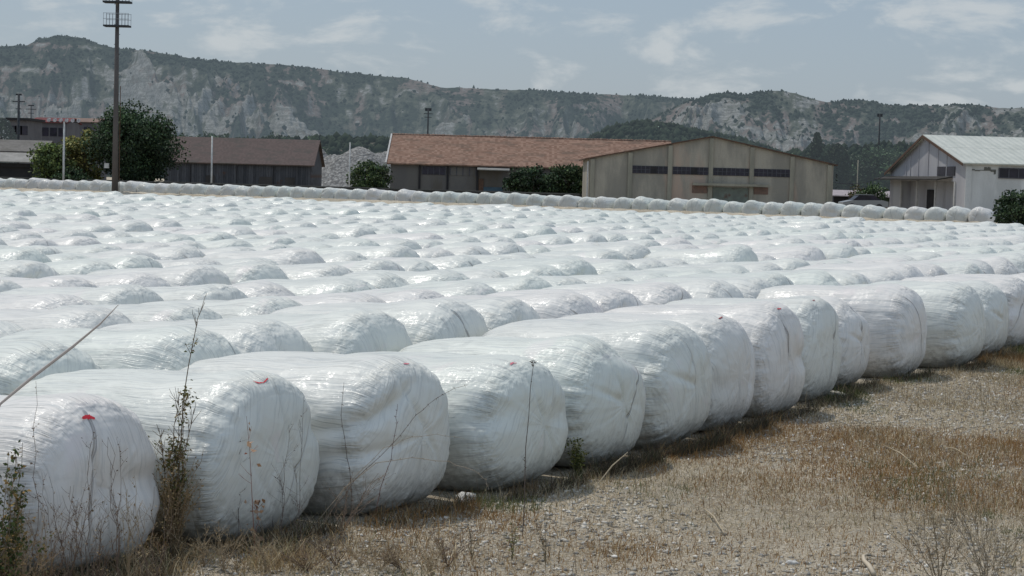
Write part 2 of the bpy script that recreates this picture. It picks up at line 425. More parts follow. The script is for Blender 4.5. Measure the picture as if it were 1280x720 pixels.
for k, b in enumerate(front):
    var = [5, 1, 2, 3, 4, 0, 6, 7, 1, 2, 0, 7, 5, 6, 4, 2][k]
    front_obj.append((put_bale(b, HI[var], front_lab[k], BG), var))
row2 = sorted([b for b in ind if b[3] == 1], key=lambda b: b[0].x / b[0].y)
rid = {id(b): n for n, b in enumerate(row2)}
lab_row = {}
for b in ind:
    c = b[0]; px = 640 + F * c.x / c.y
    if b[3] == 1:
        lab = 'white wrapped bale, %s from the left in the second row back' % ordinal(rid[id(b)] + 1)
    elif b[3] <= 20:
        side = 'left part' if px < 430 else ('middle' if px < 860 else 'right part')
        lab = 'white wrapped bale packed in the %s row back, %s of the field' % (ordinal(b[3] + 1), side)
    else: lab = 'white wrapped bale packed far back at the left of the bale field'
    put_bale(b, (HI if c.y < 38 else LO)[random.randrange(8)], lab, BG)
# far remainder as one mass
arr = [bale_arrays(v, 24, 32) for v in range(6)]
Vs, Qs, Ts, Fs, Cs = [], [], [], [], []; n0 = 0
for b in far:
    V, Fq, Ft, Fm, Cp = arr[random.randrange(6)]
    sc = np.array(b[2]); ca, sa = math.cos(b[1]), math.sin(b[1])
    v = V * sc; v = np.stack([v[:, 0] * ca - v[:, 1] * sa + b[0].x, v[:, 0] * sa + v[:, 1] * ca + b[0].y, v[:, 2]], -1)
    r = random.uniform(0, 30)
    Vs.append(v); Qs.append(Fq + n0); Ts.append(Ft + n0); Fs.append(Fm + np.array([r, r, 0])); Cs.append(Cp + np.array([r, 0, 0])); n0 += len(V)
if far:
    me = mesh_from('distant_bales', np.vstack(Vs), np.vstack(Qs), np.vstack(Ts)); vec_attr(me, 'film', np.vstack(Fs)); vec_attr(me, 'cap', np.vstack(Cs)); me.materials.append(FILM)
    tag(link('distant_bales', me), 'mass of white wrapped bales filling the far part of the field', 'bales', BG, 'stuff')

# red paint marks
def paint_mat(c, name):
    t = NT(name); n = t.noise(t.obj(), 40, 3)
    return t.done(t.bsdf(t.mix(t.ramp(n, .3, .7), c, tuple(x * .75 for x in c)), .5, .3))
RED = paint_mat((.62, .03, .045), 'red_paint'); PINK = paint_mat((.70, .20, .24), 'faded_red_paint'); DRED = paint_mat((.30, .07, .07), 'dark_red_paint')
def mark(k, u0, t0, pts, wid, mat):
    """stroke on the bale skin: pts in (du, dth)"""
    o, var = front_obj[k]
    P = []; 
    n = 14; pts = np.array(pts, float)
    tt = np.linspace(0, len(pts) - 1, n); i = np.clip(tt.astype(int), 0, len(pts) - 2); fr = (tt - i)[:, None]
    q = pts[i] * (1 - fr) + pts[i + 1] * fr
    d = np.gradient(q, axis=0); d /= np.linalg.norm(d, axis=1, keepdims=True) + 1e-9
    nn = np.stack([-d[:, 1], d[:, 0]], -1)
    w = wid * np.sin(np.linspace(.25, PI - .25, n)) ** .6 * (1 + .25 * rng.normal(size=n))
    cols = []
    for s in (-1, -.5, 0, .5, 1):
        p = q + nn * (w * s)[:, None]
        X, _, _ = bale_surface(var, u0 + p[:, 0], t0 + p[:, 1], .006); cols.append(X)
    V = np.stack(cols, 1).reshape(-1, 3)
    fs = [(a*5+b, a*5+b+1, (a+1)*5+b+1, (a+1)*5+b) for a in range(n-1) for b in range(4)]
    me = bpy.data.meshes.new('paint_mark'); me.from_pydata(V.tolist(), [], fs); me.materials.append(mat); me.update()
    me.polygons.foreach_set('use_smooth', [True] * len(me.polygons))
    c = link('paint_mark', me, None, o); return c
# u: 0 at the nose centre (front end), pi/2 on the middle of the body; th: pi/2 is the top, pi/2+.. towards the camera side
mark(1, .55, 1.82, [(-.05, -.06), (.0, 0), (.05, .06)], .034, RED)
mark(2, .72, 1.60, [(.03, -.10), (-.02, -.02), (-.015, .06), (.07, .10)], .017, RED)
mark(3, .74, 1.50, [(0, -.05), (.01, .05)], .016, PINK)
mark(4, .80, 1.80, [(0, -.10), (.02, .0), (.0, .06)], .014, PINK)
mark(7, .85, 1.65, [(0, -.05), (.01, .05)], .02, DRED)
mark(8, .72, 1.75, [(0, -.07), (.02, .07)], .022, RED)
mark(9, .85, 1.70, [(0, -.06), (.01, .06)], .02, DRED)

# ------------------------------------------------------------------ far single row of bales seen end-on
rowA = Vector((-45.5, 163, 0)); rowB = Vector((29.5, 118.5, 0))
rd = (rowB - rowA).normalized(); perp = Vector((-rd.y, rd.x, 0))
if perp.y < 0: perp = -perp
nb = int((rowB - rowA).length / 1.40)
rowang = math.atan2(-perp.y, -perp.x)
def zrow(p): return .34
fr = []
for j in range(nb + 1):
    p = rowB - rd * (j * 1.40) + perp * random.gauss(0, .12) + rd * random.gauss(0, .05)
    fr.append((p, j))
for p, j in fr:
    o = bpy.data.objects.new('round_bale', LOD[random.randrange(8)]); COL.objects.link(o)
    s = random.choice([.93, .95, .97, .97, 1, 1.03])
    o.location = (p.x, p.y, zrow(p) ); o.rotation_euler = (0, 0, rowang + random.gauss(0, .06)); o.scale = (.95, .90, s)
    tag(o, 'round white bale seen end-on, %s from the right in the far row' % ordinal(j + 1), 'bale', 'end-on bales in the single far row')

# ------------------------------------------------------------------ ground
def ground_height(x, y):
    x = np.asarray(x, float); y = np.asarray(y, float)
    # signed distance in front of the far row line
    d = (x - rowA.x) * (-perp.x) + (y - rowA.y) * (-perp.y)       # >0 on the camera side
    berm = .50 * np.exp(-((d - 2.9) / .9) ** 2) + .42 / (1 + np.exp((d - 5) / 1.2))
    h = .022 * fbm(x * .6, y * .6, 0, 4, 77) + berm * np.clip((y - 60) / 20, 0, 1)
    return h
def ground_mat():
    t = NT('stony_dry_ground'); p = t.geo()
    n1 = t.noise(p, .35, 5, .6); n2 = t.noise(p, 2.2, 6, .7); n3 = t.noise(p, 30, 4, .75); n4 = t.noise(p, 95, 3, .8)
    c = t.mix(t.ramp(n1, .38, .62), (.55, .475, .355), (.36, .30, .21))
    c = t.mix(t.math('MULTIPLY', t.ramp(n2, .48, .66), .6), c, (.43, .395, .325))
    c = t.mix(t.math('MULTIPLY', t.ramp(n2, .46, .34), .6), c, (.17, .125, .075))
    c = t.mix(t.math('MULTIPLY', t.ramp(n3, .53, .62), .75), c, (.58, .54, .47))
    c = t.mix(t.math('MULTIPLY', t.ramp(n3, .48, .38), .75), c, (.055, .048, .038))
    c = t.mix(t.math('MULTIPLY', t.ramp(n4, .52, .66), .5), c, (.42, .41, .385))
    h = t.math('ADD', t.math('MULTIPLY', n3, 1.), t.math('MULTIPLY', n4, .5))
    return t.done(t.bsdf(c, .95, .15, t.bump(h, .9, .03)))
def grid_sheet(xs, ys, hf):
    X, Y = np.meshgrid(xs, ys, indexing='ij'); Z = hf(X, Y); nx, ny = X.shape
    V = np.stack([X, Y, Z], -1).reshape(-1, 3)
    i = np.arange(nx - 1)[:, None] * ny; k = np.arange(ny - 1)[None, :]
    return V, np.stack([i + k, i + ny + k, i + ny + k + 1, i + k + 1], -1).reshape(-1, 4)
def ext(a): return np.array(a)
xs = np.concatenate([[-9000, -4000, -1500, -600, -200], np.linspace(-90, -16, 60), np.linspace(-15, 15, 220), np.linspace(16, 90, 60), [200, 600, 1500, 4000, 9000]])
ys = np.concatenate([[-3000, -300, -30, 0, 5], np.linspace(8, 36, 220), np.linspace(37, 100, 60), np.linspace(101, 200, 200), [260, 400, 800, 2000, 5000, 12000]])
V, Fq = grid_sheet(xs, ys, ground_height)
g = link('ground', fastmesh('ground', V, Fq, True), ground_mat()); tag(g, 'stony dry ground with pale gravel and bare soil', 'ground', None, 'structure')
def gh(x, y): return float(ground_height(x, y))

# strip polygon on the camera's side of the front row where stubble and stones lie
def front_line_x(y):
    """x of the ground edge of the front row at depth y"""
    zz = np.array(front_z); xx = np.array([W(px, 600, z).x for px, z in zip(front_px, front_z)])
    return np.interp(y, zz, xx - .15, left=None, right=None) if False else np.where(y < zz[0], xx[0] - .55 + (y - zz[0]) * .55, np.interp(y, zz, xx - .45))
def sample_strip(n, y0=10.5, y1=36, pw=1.6):
    y = y0 + (y1 - y0) * rng.random(n) ** pw
    xl = front_line_x(y) ; xr = .272 * y + 1.6
    x = xl + (xr - xl) * rng.random(n)
    return x, y

# stones
def stones():
    n = 70000
    x, y = sample_strip(n)
    # patches where gravel is bare
    m = fbm(x * .45, y * .45, 0, 3, 5) + .25 * rng.random(n) > -.12
    x, y = x[m], y[m]; n = len(x)
    s = .005 + .020 * rng.random(n) ** 4; z = ground_height(x, y)
    octa = np.array([(1,0,0),(0,1,0),(-1,0,0),(0,-1,0),(0,0,1),(0,0,-1)], float)
    fo = np.array([(0,1,4),(1,2,4),(2,3,4),(3,0,4),(1,0,5),(2,1,5),(3,2,5),(0,3,5)])
    a = rng.random(n) * 6.28; ca, sa = np.cos(a), np.sin(a)
    sc = np.stack([s * (1 + rng.random(n)), s * (.7 + .6 * rng.random(n)), s * (.4 + .5 * rng.random(n))], -1)
    v = octa[None] * sc[:, None, :] + rng.normal(size=(n, 6, 3)) * (s * .18)[:, None, None]
    vx = v[..., 0] * ca[:, None] - v[..., 1] * sa[:, None] + x[:, None]; vy = v[..., 0] * sa[:, None] + v[..., 1] * ca[:, None] + y[:, None]
    vz = v[..., 2] + (z + s * .2)[:, None]
    V = np.stack([vx, vy, vz], -1).reshape(-1, 3); Fc = (np.arange(n)[:, None, None] * 6 + fo[None]).reshape(-1, 3)
    me = fastmesh('gravel', V, Fc)
    b = .20 + .46 * rng.random(n) ** 1.6; w = rng.random(n)
    c = np.stack([b * (1.02 + .04 * w), b * (.98), b * (.90 - .08 * w)], -1)
    col_attr(me, 'tint', np.repeat(c, 6, 0))
    t = NT('gravel_stone'); me.materials.append(t.done(t.bsdf(t.attr('tint').outputs['Color'], .9, .2)))
    tag(link('gravel', me), 'pale loose gravel scattered over the open ground', 'gravel', None, 'stuff')
stones()

def blade_mesh(name, x, y, h, w, lean, cols, bend=.4):
    """thin two-segment blades"""
    n = len(x); z = ground_height(x, y) - .01; a = rng.random(n) * 6.28; la = rng.random(n) * 6.28
    dx, dy = np.cos(a) * w, np.sin(a) * w
    lx, ly = np.cos(la) * lean * h, np.sin(la) * lean * h
    P = np.zeros((n, 5, 3))
    P[:, 0] = np.stack([x - dx, y - dy, z], -1); P[:, 1] = np.stack([x + dx, y + dy, z], -1)
    mx, my, mz = x + lx * bend, y + ly * bend, z + h * .55
    P[:, 2] = np.stack([mx + dx * .8, my + dy * .8, mz], -1); P[:, 3] = np.stack([mx - dx * .8, my - dy * .8, mz], -1)
    P[:, 4] = np.stack([x + lx, y + ly, z + h * np.sqrt(np.clip(1 - lean ** 2 * .5, .2, 1))], -1)
    tri = np.array([(0, 1, 2), (0, 2, 3), (3, 2, 4)])
    Fc = (np.arange(n)[:, None, None] * 5 + tri[None]).reshape(-1, 3)
    me = fastmesh(name, P.reshape(-1, 3), Fc); col_attr(me, 'tint', np.repeat(cols, 5, 0)); return me
def leafy_mat(name, trans=.25, rough=.75):
    t = NT(name); c = t.attr('tint').outputs['Color']
    b = t.bsdf(c, rough, .15); tr = t.n('ShaderNodeBsdfTranslucent'); t.l(c, tr.inputs[0])
    m = t.n('ShaderNodeMixShader'); m.inputs[0].default_value = trans; t.l(b.outputs[0], m.inputs[1]); t.l(tr.outputs[0], m.inputs[2])
    return t.done(m)
LEAFY = leafy_mat('dry_plant')

def pick(pal, w, n):
    i = rng.choice(len(pal), n, p=np.array(w) / sum(w)); c = np.array(pal)[i]; return c * (.7 + .6 * rng.random((n, 1)))
# short dry stubble, patchy, in the photo's colours
n = 360000
x, y = sample_strip(n, pw=1.35)
f1 = fbm(x * .5, y * .35, 0, 3, 11); f2 = fbm(x * 1.5, y * 1.1, 0, 3, 12)
orange = ((y > 15.8) & (y < 21.5) & (x > 1.2 + .25 * (y - 15))).astype(float) * .35
dens = .42 + .05 * np.clip(x - 3, 0, 5) + 1.1 * f1 + .7 * f2 + orange
edge = np.clip(1 - (x - front_line_x(y)) / .9, 0, 1)
m = rng.random(n) < np.clip(dens + .5 * edge, .30, 1)
x, y, f1, f2, edge = x[m], y[m], f1[m], f2[m], edge[m]; orange = orange[m]; n = len(x)
h = (.018 + .060 * rng.random(n) ** 2) * (1 + .8 * edge) * (1 + .5 * np.clip(f1 * 3, 0, 1)) * np.where(rng.random(n) < .06, 1.8, 1)
cb = pick([(.43, .33, .19), (.25, .175, .10), (.56, .46, .30), (.15, .115, .065), (.14, .14, .06), (.50, .43, .30)], [3, 2.2, 3.4, 2.4, 1.2, 2], n)
oc = pick([(.30, .165, .065), (.24, .14, .06), (.36, .24, .11)], [1, 1, 1], n)
gc = pick([(.10, .12, .045), (.14, .15, .06)], [1, 1], n)
mo = ((fbm(x * .7, y * .5, 0, 3, 21) > .12) | (orange > 0) & (rng.random(n) < .6))[:, None]; mg = (fbm(x * .9, y * .6, 0, 3, 22) > .33)[:, None]
cols = np.where(mo, oc, np.where(mg, gc, cb))
gm = blade_mesh('dry_stubble', x, y, h, .0016 + .0018 * rng.random(n), rng.random(n) * .9, cols)
gm.materials.append(LEAFY); tag(link('dry_stubble', gm), 'short brown and straw coloured dry grass on stony ground', 'grass', None, 'stuff')

# taller dead stalks, thicker along the bales and at the right
n = 9000
x, y = sample_strip(n, pw=1.2); f3 = fbm(x * .8, y * .6, 0, 3, 91); edge = np.clip(1 - (x - front_line_x(y)) / .8, 0, 1); rt_s = np.clip((x / y - .14) / .12, 0, 1)
m = rng.random(n) < np.clip(.10 + .9 * f3 + .35 * edge + .45 * rt_s, 0, 1); x, y = x[m], y[m]; n = len(x)
cols = pick([(.34, .26, .15), (.20, .15, .09), (.46, .38, .25), (.14, .11, .07)], [3, 2.4, 2, 1.6], n)
gm = blade_mesh('dead_stalks', x, y, .08 + .22 * rng.random(n) ** 2, .0014 + .0012 * rng.random(n), rng.random(n) * .7, cols, .3)
gm.materials.append(LEAFY); tag(link('dead_stalks', gm), 'thin taller dead stalks standing in the dry grass', 'grass', None, 'stuff')
# straw litter lying flat
n = 90000
x, y = sample_strip(n, pw=1.35); z = ground_height(x, y) + .004 + .02 * rng.random(n)
a = rng.random(n) * 6.28; ln = .02 + .09 * rng.random(n) ** 2; w = .0015 + .0022 * rng.random(n); el = rng.normal(size=n) * .25
D = np.stack([np.cos(a) * ln, np.sin(a) * ln, np.abs(el) * ln], -1) * .5; Nn = np.stack([-np.sin(a) * w, np.cos(a) * w, 0 * a], -1); C0 = np.stack([x, y, z], -1)
Q = np.stack([C0 - D - Nn, C0 - D * .0 - Nn * .8 + np.array([0, 0, .004]), C0 + D, C0 - D * .0 + Nn * .8 + np.array([0, 0, .004]), C0 - D + Nn], 1)
lm = fastmesh('straw_litter', Q.reshape(-1, 3), (np.arange(n)[:, None, None] * 5 + np.array([(0, 1, 3), (0, 3, 4), (1, 2, 3)])[None]).reshape(-1, 3))
col_attr(lm, 'tint', np.repeat(pick([(.50, .42, .29), (.38, .29, .17), (.14, .10, .06), (.62, .56, .45)], [3, 3, 1.6, 1.6], n), 5, 0)); lm.materials.append(LEAFY)
tag(link('straw_litter', lm), 'bits of dead straw and stalks lying on the open ground', 'litter', None, 'stuff')
# denser dry grass heaps along the feet of the nearest bales (bottom left)
n = 52000
px_ = rng.random(n) ** 1.1 * 640 - 60; yy = 11.5 + 2.5 * rng.random(n)
x = (px_ - 640) / F * yy
yy = yy + (px_ / 460) * .55
m = rng.random(n) < (.15 + 1.3 * (fbm(x * 2, yy * 2, 0, 3, 31) + .2)) * np.clip((470 - px_) / 200, .10, 1)
x, yy = x[m], yy[m]; n = len(x)
h = .04 + .20 * rng.random(n) ** 2.4
cols = pick([(.36, .27, .15), (.50, .41, .26), (.24, .165, .09), (.14, .10, .06), (.18, .17, .07)], [3, 3, 2, 1.2, .8], n)
gm = blade_mesh('dry_grass_clump', x, yy, h, .0016 + .0018 * rng.random(n), .4 + rng.random(n) * .9, cols)
gm.materials.append(LEAFY); tag(link('dry_grass', gm), 'tangled straw coloured dry grass at the feet of the nearest bales', 'grass', None, 'stuff')

# weeds hugging the feet of front bales (dark dry fringes)
xs_, ys_ = [], []
for k in range(1, 15):
    o, var = front_obj[k]; c = o.location
    mcount = 1500 if k in (5, 6, 7) else 420
    tt = rng.random(mcount) * 2.0 - 1.0
    nose = Vector(c) - AX * (L0 + .03)
    bx = nose.x + RW.x * tt * .72 - AX.x * (.02 + .20 * rng.random(mcount)) - .08 * (tt ** 2) * .9
    by = nose.y + RW.y * tt * .72 - AX.y * (.02 + .20 * rng.random(mcount))
    xs_.append(bx); ys_.append(by)
x = np.concatenate(xs_); y = np.concatenate(ys_); n = len(x)
cols = pick([(.12, .09, .06), (.09, .095, .05), (.20, .15, .09), (.07, .06, .05)], [2, 2, 1.5, 2], n)
gm = blade_mesh('foot_weeds', x, y, .05 + .22 * rng.random(n) ** 2, .002 + .0015 * rng.random(n), .3 + rng.random(n) * .8, cols)
gm.materials.append(LEAFY); tag(link('low_weeds', gm), 'low dark dry weeds growing along the feet of the front bales', 'weeds', None, 'stuff')

# ------------------------------------------------------------------ weeds with stems and leaves
def weed(name, label, cat, base, height, stems=1, spread=.15, branch=6, blen=.25, leaf=.02, nleaf=60, stemcol=(.10, .07, .05), leafcols=((.16, .15, .06),), leafw=(1,), r0=.004, path=None, lz=(.1, 1.), group=None, seeds=0, rt=.0012, leafy_bias=1.):
    root = thing(name, label, cat, base, 0, group)
    st = MB(); pts_all = []
    for s in range(stems):
        if path and s < len(path): P = [Vector(p) for p in path[s]]
        else:
            a = random.uniform(0, 6.28); d = random.uniform(.2, 1) * spread; hh = height * random.uniform(.55, 1) if s else height
            P = [Vector((0, 0, 0))]; nn = 9
            for i in range(1, nn + 1):
                t = i / nn
                P.append(Vector((math.cos(a) * d * t ** 1.3 + random.gauss(0, .012 * height), math.sin(a) * d * t ** 1.3 + random.gauss(0, .012 * height), hh * t)))
        st.tube(P, [r0 * (1 - .75 * i / (len(P) - 1)) + rt * .4 for i in range(len(P))], 4)
        for i in range(len(P) - 1):
            for q in range(4): pts_all.append((P[i].lerp(P[i+1], q / 4), (i + q / 4) / (len(P) - 1)))
        for b in range(branch):
            i = random.uniform(.2, .97) * (len(P) - 1); j = int(i); p = P[j].lerp(P[min(j+1, len(P)-1)], i - j)
            td = (P[min(j+1, len(P)-1)] - P[j]).normalized()
            a = random.uniform(0, 6.28); side = Vector((math.cos(a), math.sin(a), .1)); el = random.uniform(.25, .8)
            dr = (td * el + side * (1 - el)).normalized(); ln = blen * random.uniform(.35, 1) * (1.15 - i / len(P) * .6)
            Q = [p]; 
            for w in range(1, 5):
                dr = (dr + Vector((random.gauss(0, .12), random.gauss(0, .12), .06))).normalized(); Q.append(Q[-1] + dr * ln / 4)
            st.tube(Q, [r0 * .42 * (1 - .6 * w / 4) + rt * .3 for w in range(5)], 3, cap=False)
            for w in range(4): 
                pts_all.append((Q[w].lerp(Q[w+1], .5), i / len(P))); pts_all.append((Q[w+1], i / len(P)))
            if seeds:
                pass
            if random.random() < .5 and blen > .1:
                Q2 = [Q[2]]; d2 = (dr + Vector((random.gauss(0, .5), random.gauss(0, .5), random.gauss(0, .3)))).normalized()
                for w in range(3): Q2.append(Q2[-1] + d2 * ln / 6); pts_all.append((Q2[-1], i / len(P)))
                st.tube(Q2, r0 * .2 + rt * .25, 3, cap=False)
    t = NT(name + '_stem'); nn_ = t.noise(t.obj(), 30, 3)
    st.build('stem', t.done(t.bsdf(t.mix(nn_, stemcol, tuple(c * 1.9 for c in stemcol)), .8, .15)), root)
    pool = [p for p, u in pts_all if lz[0] <= u <= lz[1]]
    if nleaf and pool:
        V = []; Fc = []; C = []
        lc = pick(leafcols, leafw, nleaf)
        for q in range(nleaf):
            p = random.choice(pool) + Vector((random.gauss(0, 1), random.gauss(0, 1), random.gauss(0, 1))) * leaf * .5
            a = Vector((random.gauss(0, 1), random.gauss(0, 1), random.gauss(0, .8))).normalized(); b = a.cross(Vector((random.gauss(0, 1), random.gauss(0, 1), random.gauss(0, 1)))).normalized()
            s = leaf * random.uniform(.5, 1.3); k = len(V); c3 = a.cross(b) * s * random.uniform(-.3, .3)
            V += [p, p + a * s * .5 + b * s * .3 + c3, p + a * s, p + a * s * .5 - b * s * .3 + c3]; Fc.append((k, k+1, k+2, k+3)); C += [lc[q]] * 4
        me = fastmesh('foliage', np.array([tuple(v) for v in V]), Fc); col_attr(me, 'tint', np.array(C)); me.materials.append(LEAFY)
        link('foliage', me, None, root)
    return root
def gp(px, py, z=0.): return G(px, py, z)
def path_px(pts, base, Y, dz=0.):
    return [tuple(W(a, b, Y + (c[0] if c else 0)) - base) for (a, b, *c) in pts]

# tall brown weed between the two nearest bales
Y = 13.25; b = W(215, 690, Y); b.z = 0
main = [(222, 700), (224, 660), (222, 610), (226, 560), (229, 500), (236, 455), (243, 420), (247, 398), (256, 378)]
weed('tall_weed', 'tall brown half-dry leafy weed standing between the two nearest bales', 'weed', b, 1.3, 7, .20, 14, .22, .028, 1300,
     (.10, .075, .05), ((.13, .125, .04), (.19, .15, .06), (.24, .17, .09), (.085, .10, .035)), (2.4, 2.4, 1.8, 2), .006, [path_px(main, b, Y)], (.05, .62))
weed('tall_weed', 'dense skirt of straw coloured stems at the foot of the tallest weed', 'weed', b + Vector((.02, -.1, 0)), .78, 26, .20, 5, .2, .022, 700,
     (.17, .12, .07), ((.27, .20, .11), (.17, .13, .06), (.34, .27, .17)), (2, 2, 1), .0035, None, (.0, 1.))
# brown-leaved small plant in front of the second bale
Y = 13.4; b = W(318, 672, Y); b.z = 0
p1 = [(318, 675), (316, 640), (314, 600), (312, 560), (308, 520)]
weed('dry_plant', 'small dry plant with large curled brown leaves before the red-hooked bale', 'plant', b, .6, 2, .1, 5, .16, .055, 26,
     (.16, .07, .05), ((.38, .22, .12), (.45, .30, .20), (.25, .10, .06)), (2, 2, 1), .003, [path_px(p1, b, Y)], (.45, .95))
# thin seed-head plants before the second bale
for (px, py, top, lab) in ((300, 668, 515, 'wispy dark weed with round seed heads left of the curled-leaf plant'), (352, 662, 505, 'wispy dark weed with round seed heads right of the curled-leaf plant'), (372, 655, 460, 'thin dark leaning stalk near the right end of the red-hooked bale')):
    b = W(px, py, 13.6); b.z = 0
    weed('wispy_weed', lab, 'weed', b, (py - top) / 1.0 * 13.6 / F, 2, .10, 9, .20, .012, 26, (.085, .065, .055), ((.05, .04, .035), (.09, .06, .04)), (1, 1), .0022, None, (.4, 1.), rt=.0009)
# twigs in front of the first bale
specs = [(45, 700, 480, 'long thin brown stalk in front of the nearest bale, left side'), (108, 700, 560, 'dry twiggy weed at the foot of the nearest bale, middle'), (150, 700, 545, 'dry twiggy weed at the foot of the nearest bale, right side'), (70, 712, 610, 'low reddish dry weed at the foot of the nearest bale')]
for (px, py, top, lab) in specs:
    b = W(px, py, 11.8); b.z = 0
    weed('dry_twig_plant', lab, 'weed', b, H - (top - 209) * 11.8 / F, 3 if px != 45 else 1, .18, 8 if px != 45 else 4, .26 if px != 45 else .07, .014, 60, (.11, .08, .06), ((.13, .09, .06), (.22, .15, .09)), (1, 1), .0028, None, (.1, 1.), rt=.001)
for q in range(16):
    px = [20, 60, 85, 120, 165, 190, 255, 280, 335, 385, 420, 450, 475, 500, 540, 560][q]; Yq = random.uniform(12.6, 13.1) if px > 230 else random.uniform(11.6, 11.9); b = W(px, 700, Yq); b.z = 0
    weed('dry_weed', 'dry stemmed weed, %s from the left among the grass along the bottom edge' % ordinal(q + 1), 'weed', b, random.uniform(.22, .5) * (.6 if px > 330 else 1) + (.36 if px < 230 else 0), 8, .25, 8, .16, .016, 120, random.choice([(.16, .11, .07), (.11, .08, .06), (.22, .17, .11)]), ((.26, .19, .10), (.14, .11, .06), (.34, .27, .17)), (1, 1, 1), .0026, None, (.05, 1.), 'dry weeds along the bottom edge')
# leafy bush at the left edge
b = W(6, 700, 10.9); b.z = 0
weed('leafy_bush', 'green and orange leafy bush at the left edge before the cut-off bale', 'bush', b, 1.12, 12, .22, 10, .20, .032, 1300,
     (.12, .09, .06), ((.06, .085, .03), (.09, .11, .04), (.30, .20, .08), (.15, .12, .05)), (3, 2, 1.1, 1.4), .004, None, (.1, 1.))
b = W(38, 712, 11.2); b.z = 0
weed('dry_shrub', 'tangle of dry pale twigs right of the leafy bush at bottom left', 'shrub', b, .78, 12, .40, 9, .25, .02, 520,
     (.20, .15, .10), ((.30, .21, .10), (.20, .15, .08), (.12, .12, .05)), (1, 1, 1), .0028, None, (.1, 1.))
# long blurred straw reaching over at upper left
b = W(-40, 640, 12.0); b.z = 0
s = MB(); P = [Vector((0, 0, 0))] + [Vector(v) for v in path_px([(-25, 560), (0, 505), (40, 472), (90, 434), (125, 405), (148, 381)], b, 12.0)]
rt_ = thing('straw_stalk', 'long pale straw stalk slanting up from the left edge over the bales', 'stalk', b)
s.tube(P, [.007, .008, .009, .010, .009, .006, .002], 5); t = NT('straw'); s.build('stem', t.done(t.bsdf((.50, .43, .38), .8, .1)), rt_)
# arching dry twigs in front of the third and fourth bales
def twig(label, pts, Y, r, col=(.30, .25, .19), sub=4):
    gx, gy, *_ = pts[0]; b = W(gx, gy, Y); b.z = max(0, min(b.z, .02))
    root = thing('dry_twig', label, 'twig', b)
    P = [Vector(p) for p in path_px(pts, b, Y)]
    # smooth
    Q = []
    for i in range(len(P) - 1):
        for q in range(3): Q.append(P[i].lerp(P[i+1], q / 3) + Vector((random.gauss(0, .004), random.gauss(0, .01), random.gauss(0, .004))))
    Q.append(P[-1]); m = MB(); m.tube(Q, [r * (1 - .6 * i / len(Q)) for i in range(len(Q))], 4)
    for i in range(2, len(Q) - 1):
        for _ in range(sub):
            d = Vector((random.gauss(0, 1), random.gauss(0, 1), random.gauss(0, 1))).normalized(); m.tube([Q[i], Q[i] + d * random.uniform(.006, .022)], [r * .6, r * .25], 3, cap=False)
    t = NT('twig_bark'); m.build('stem', t.done(t.bsdf(col, .8, .15)), root); return root
twig('long pale twig arching right before the third bale, lower of the pair', [(400, 650), (430, 610), (470, 580), (515, 572), (560, 577), (592, 588), (608, 600), (611, 612)], 14.0, .003)
twig('pale twig arching left to right before the third bale, upper of the pair', [(405, 652), (440, 600), (480, 560), (515, 546), (545, 543), (580, 548)], 14.05, .0024)
twig('dark thin twig rising steeply to the right across the third bale', [(402, 655), (445, 600), (490, 555), (520, 520), (545, 498), (568, 486), (585, 481)], 13.9, .0024, (.12, .09, .07))
twig('short dark upright twig left of the third bale end', [(440, 640), (438, 600), (432, 560), (427, 520), (430, 478)], 14.0, .003, (.11, .08, .06))
twig('reddish dry stalk leaning right in front of the third bale', [(470, 640), (476, 610), (488, 575), (496, 530), (497, 505)], 14.1, .003, (.13, .07, .06))
b = W(425, 662, 13.9); b.z = 0
weed('dry_weed', 'open tangle of thin dark stems at the foot of the third bale', 'weed', b, .52, 6, .42, 8, .25, .014, 150, (.13, .095, .07), ((.10, .075, .05), (.22, .17, .10)), (1, 1), .0028, None, (.1, 1.))
# thin upright stalk in front of the fourth bale
Y = 14.3; b = W(655, 650, Y); b.z = 0
weed('thin_stalk', 'single tall thin dark stalk standing in front of the fourth bale', 'stalk', b, 1.1, 1, .05, 5, .07, .017, 34,
     (.075, .06, .05), ((.06, .05, .04), (.10, .08, .05)), (1, 1), .0042, [path_px([(652, 690), (655, 640), (656, 600), (657, 560), (661, 520), (663, 485), (667, 455), (668, 450)], b, Y)], (.1, 1.))
for (px, py, top, lab) in ((607, 612, 500, 'short dark seed stalk left of the tall thin stalk'), (640, 700, 650, 'low yellow-green weed at the foot of the tall thin stalk'), (682, 705, 640, 'low twiggy weed right of the tall thin stalk'), (590, 700, 640, 'low purple-brown weed in the gravel below the fourth bale')):
    yy = gp(px, py).y; b = W(px, py, yy); b.z = 0; gc = 'yellow-green' in lab
    weed('low_weed', lab, 'weed', b, (py - top) * yy / F, 3, .10, 6, .12, .016, 90 if gc else 40, (.10, .085, .055), ((.22, .22, .06), (.16, .17, .05)) if gc else ((.11, .09, .05), (.16, .12, .07)), (1, 1), .0026, None, (.05, .8))
# green weed by the foot of the fourth bale
b = gp(722, 600); b.z = 0
weed('green_weed', 'bushy yellow-green weed between the fourth and fifth bales', 'weed', b, .40, 10, .16, 8, .12, .026, 520, (.08, .08, .04), ((.10, .12, .03), (.16, .16, .05), (.06, .075, .025)), (2, 1.4, 1.6), .003, None, (.0, 1.))
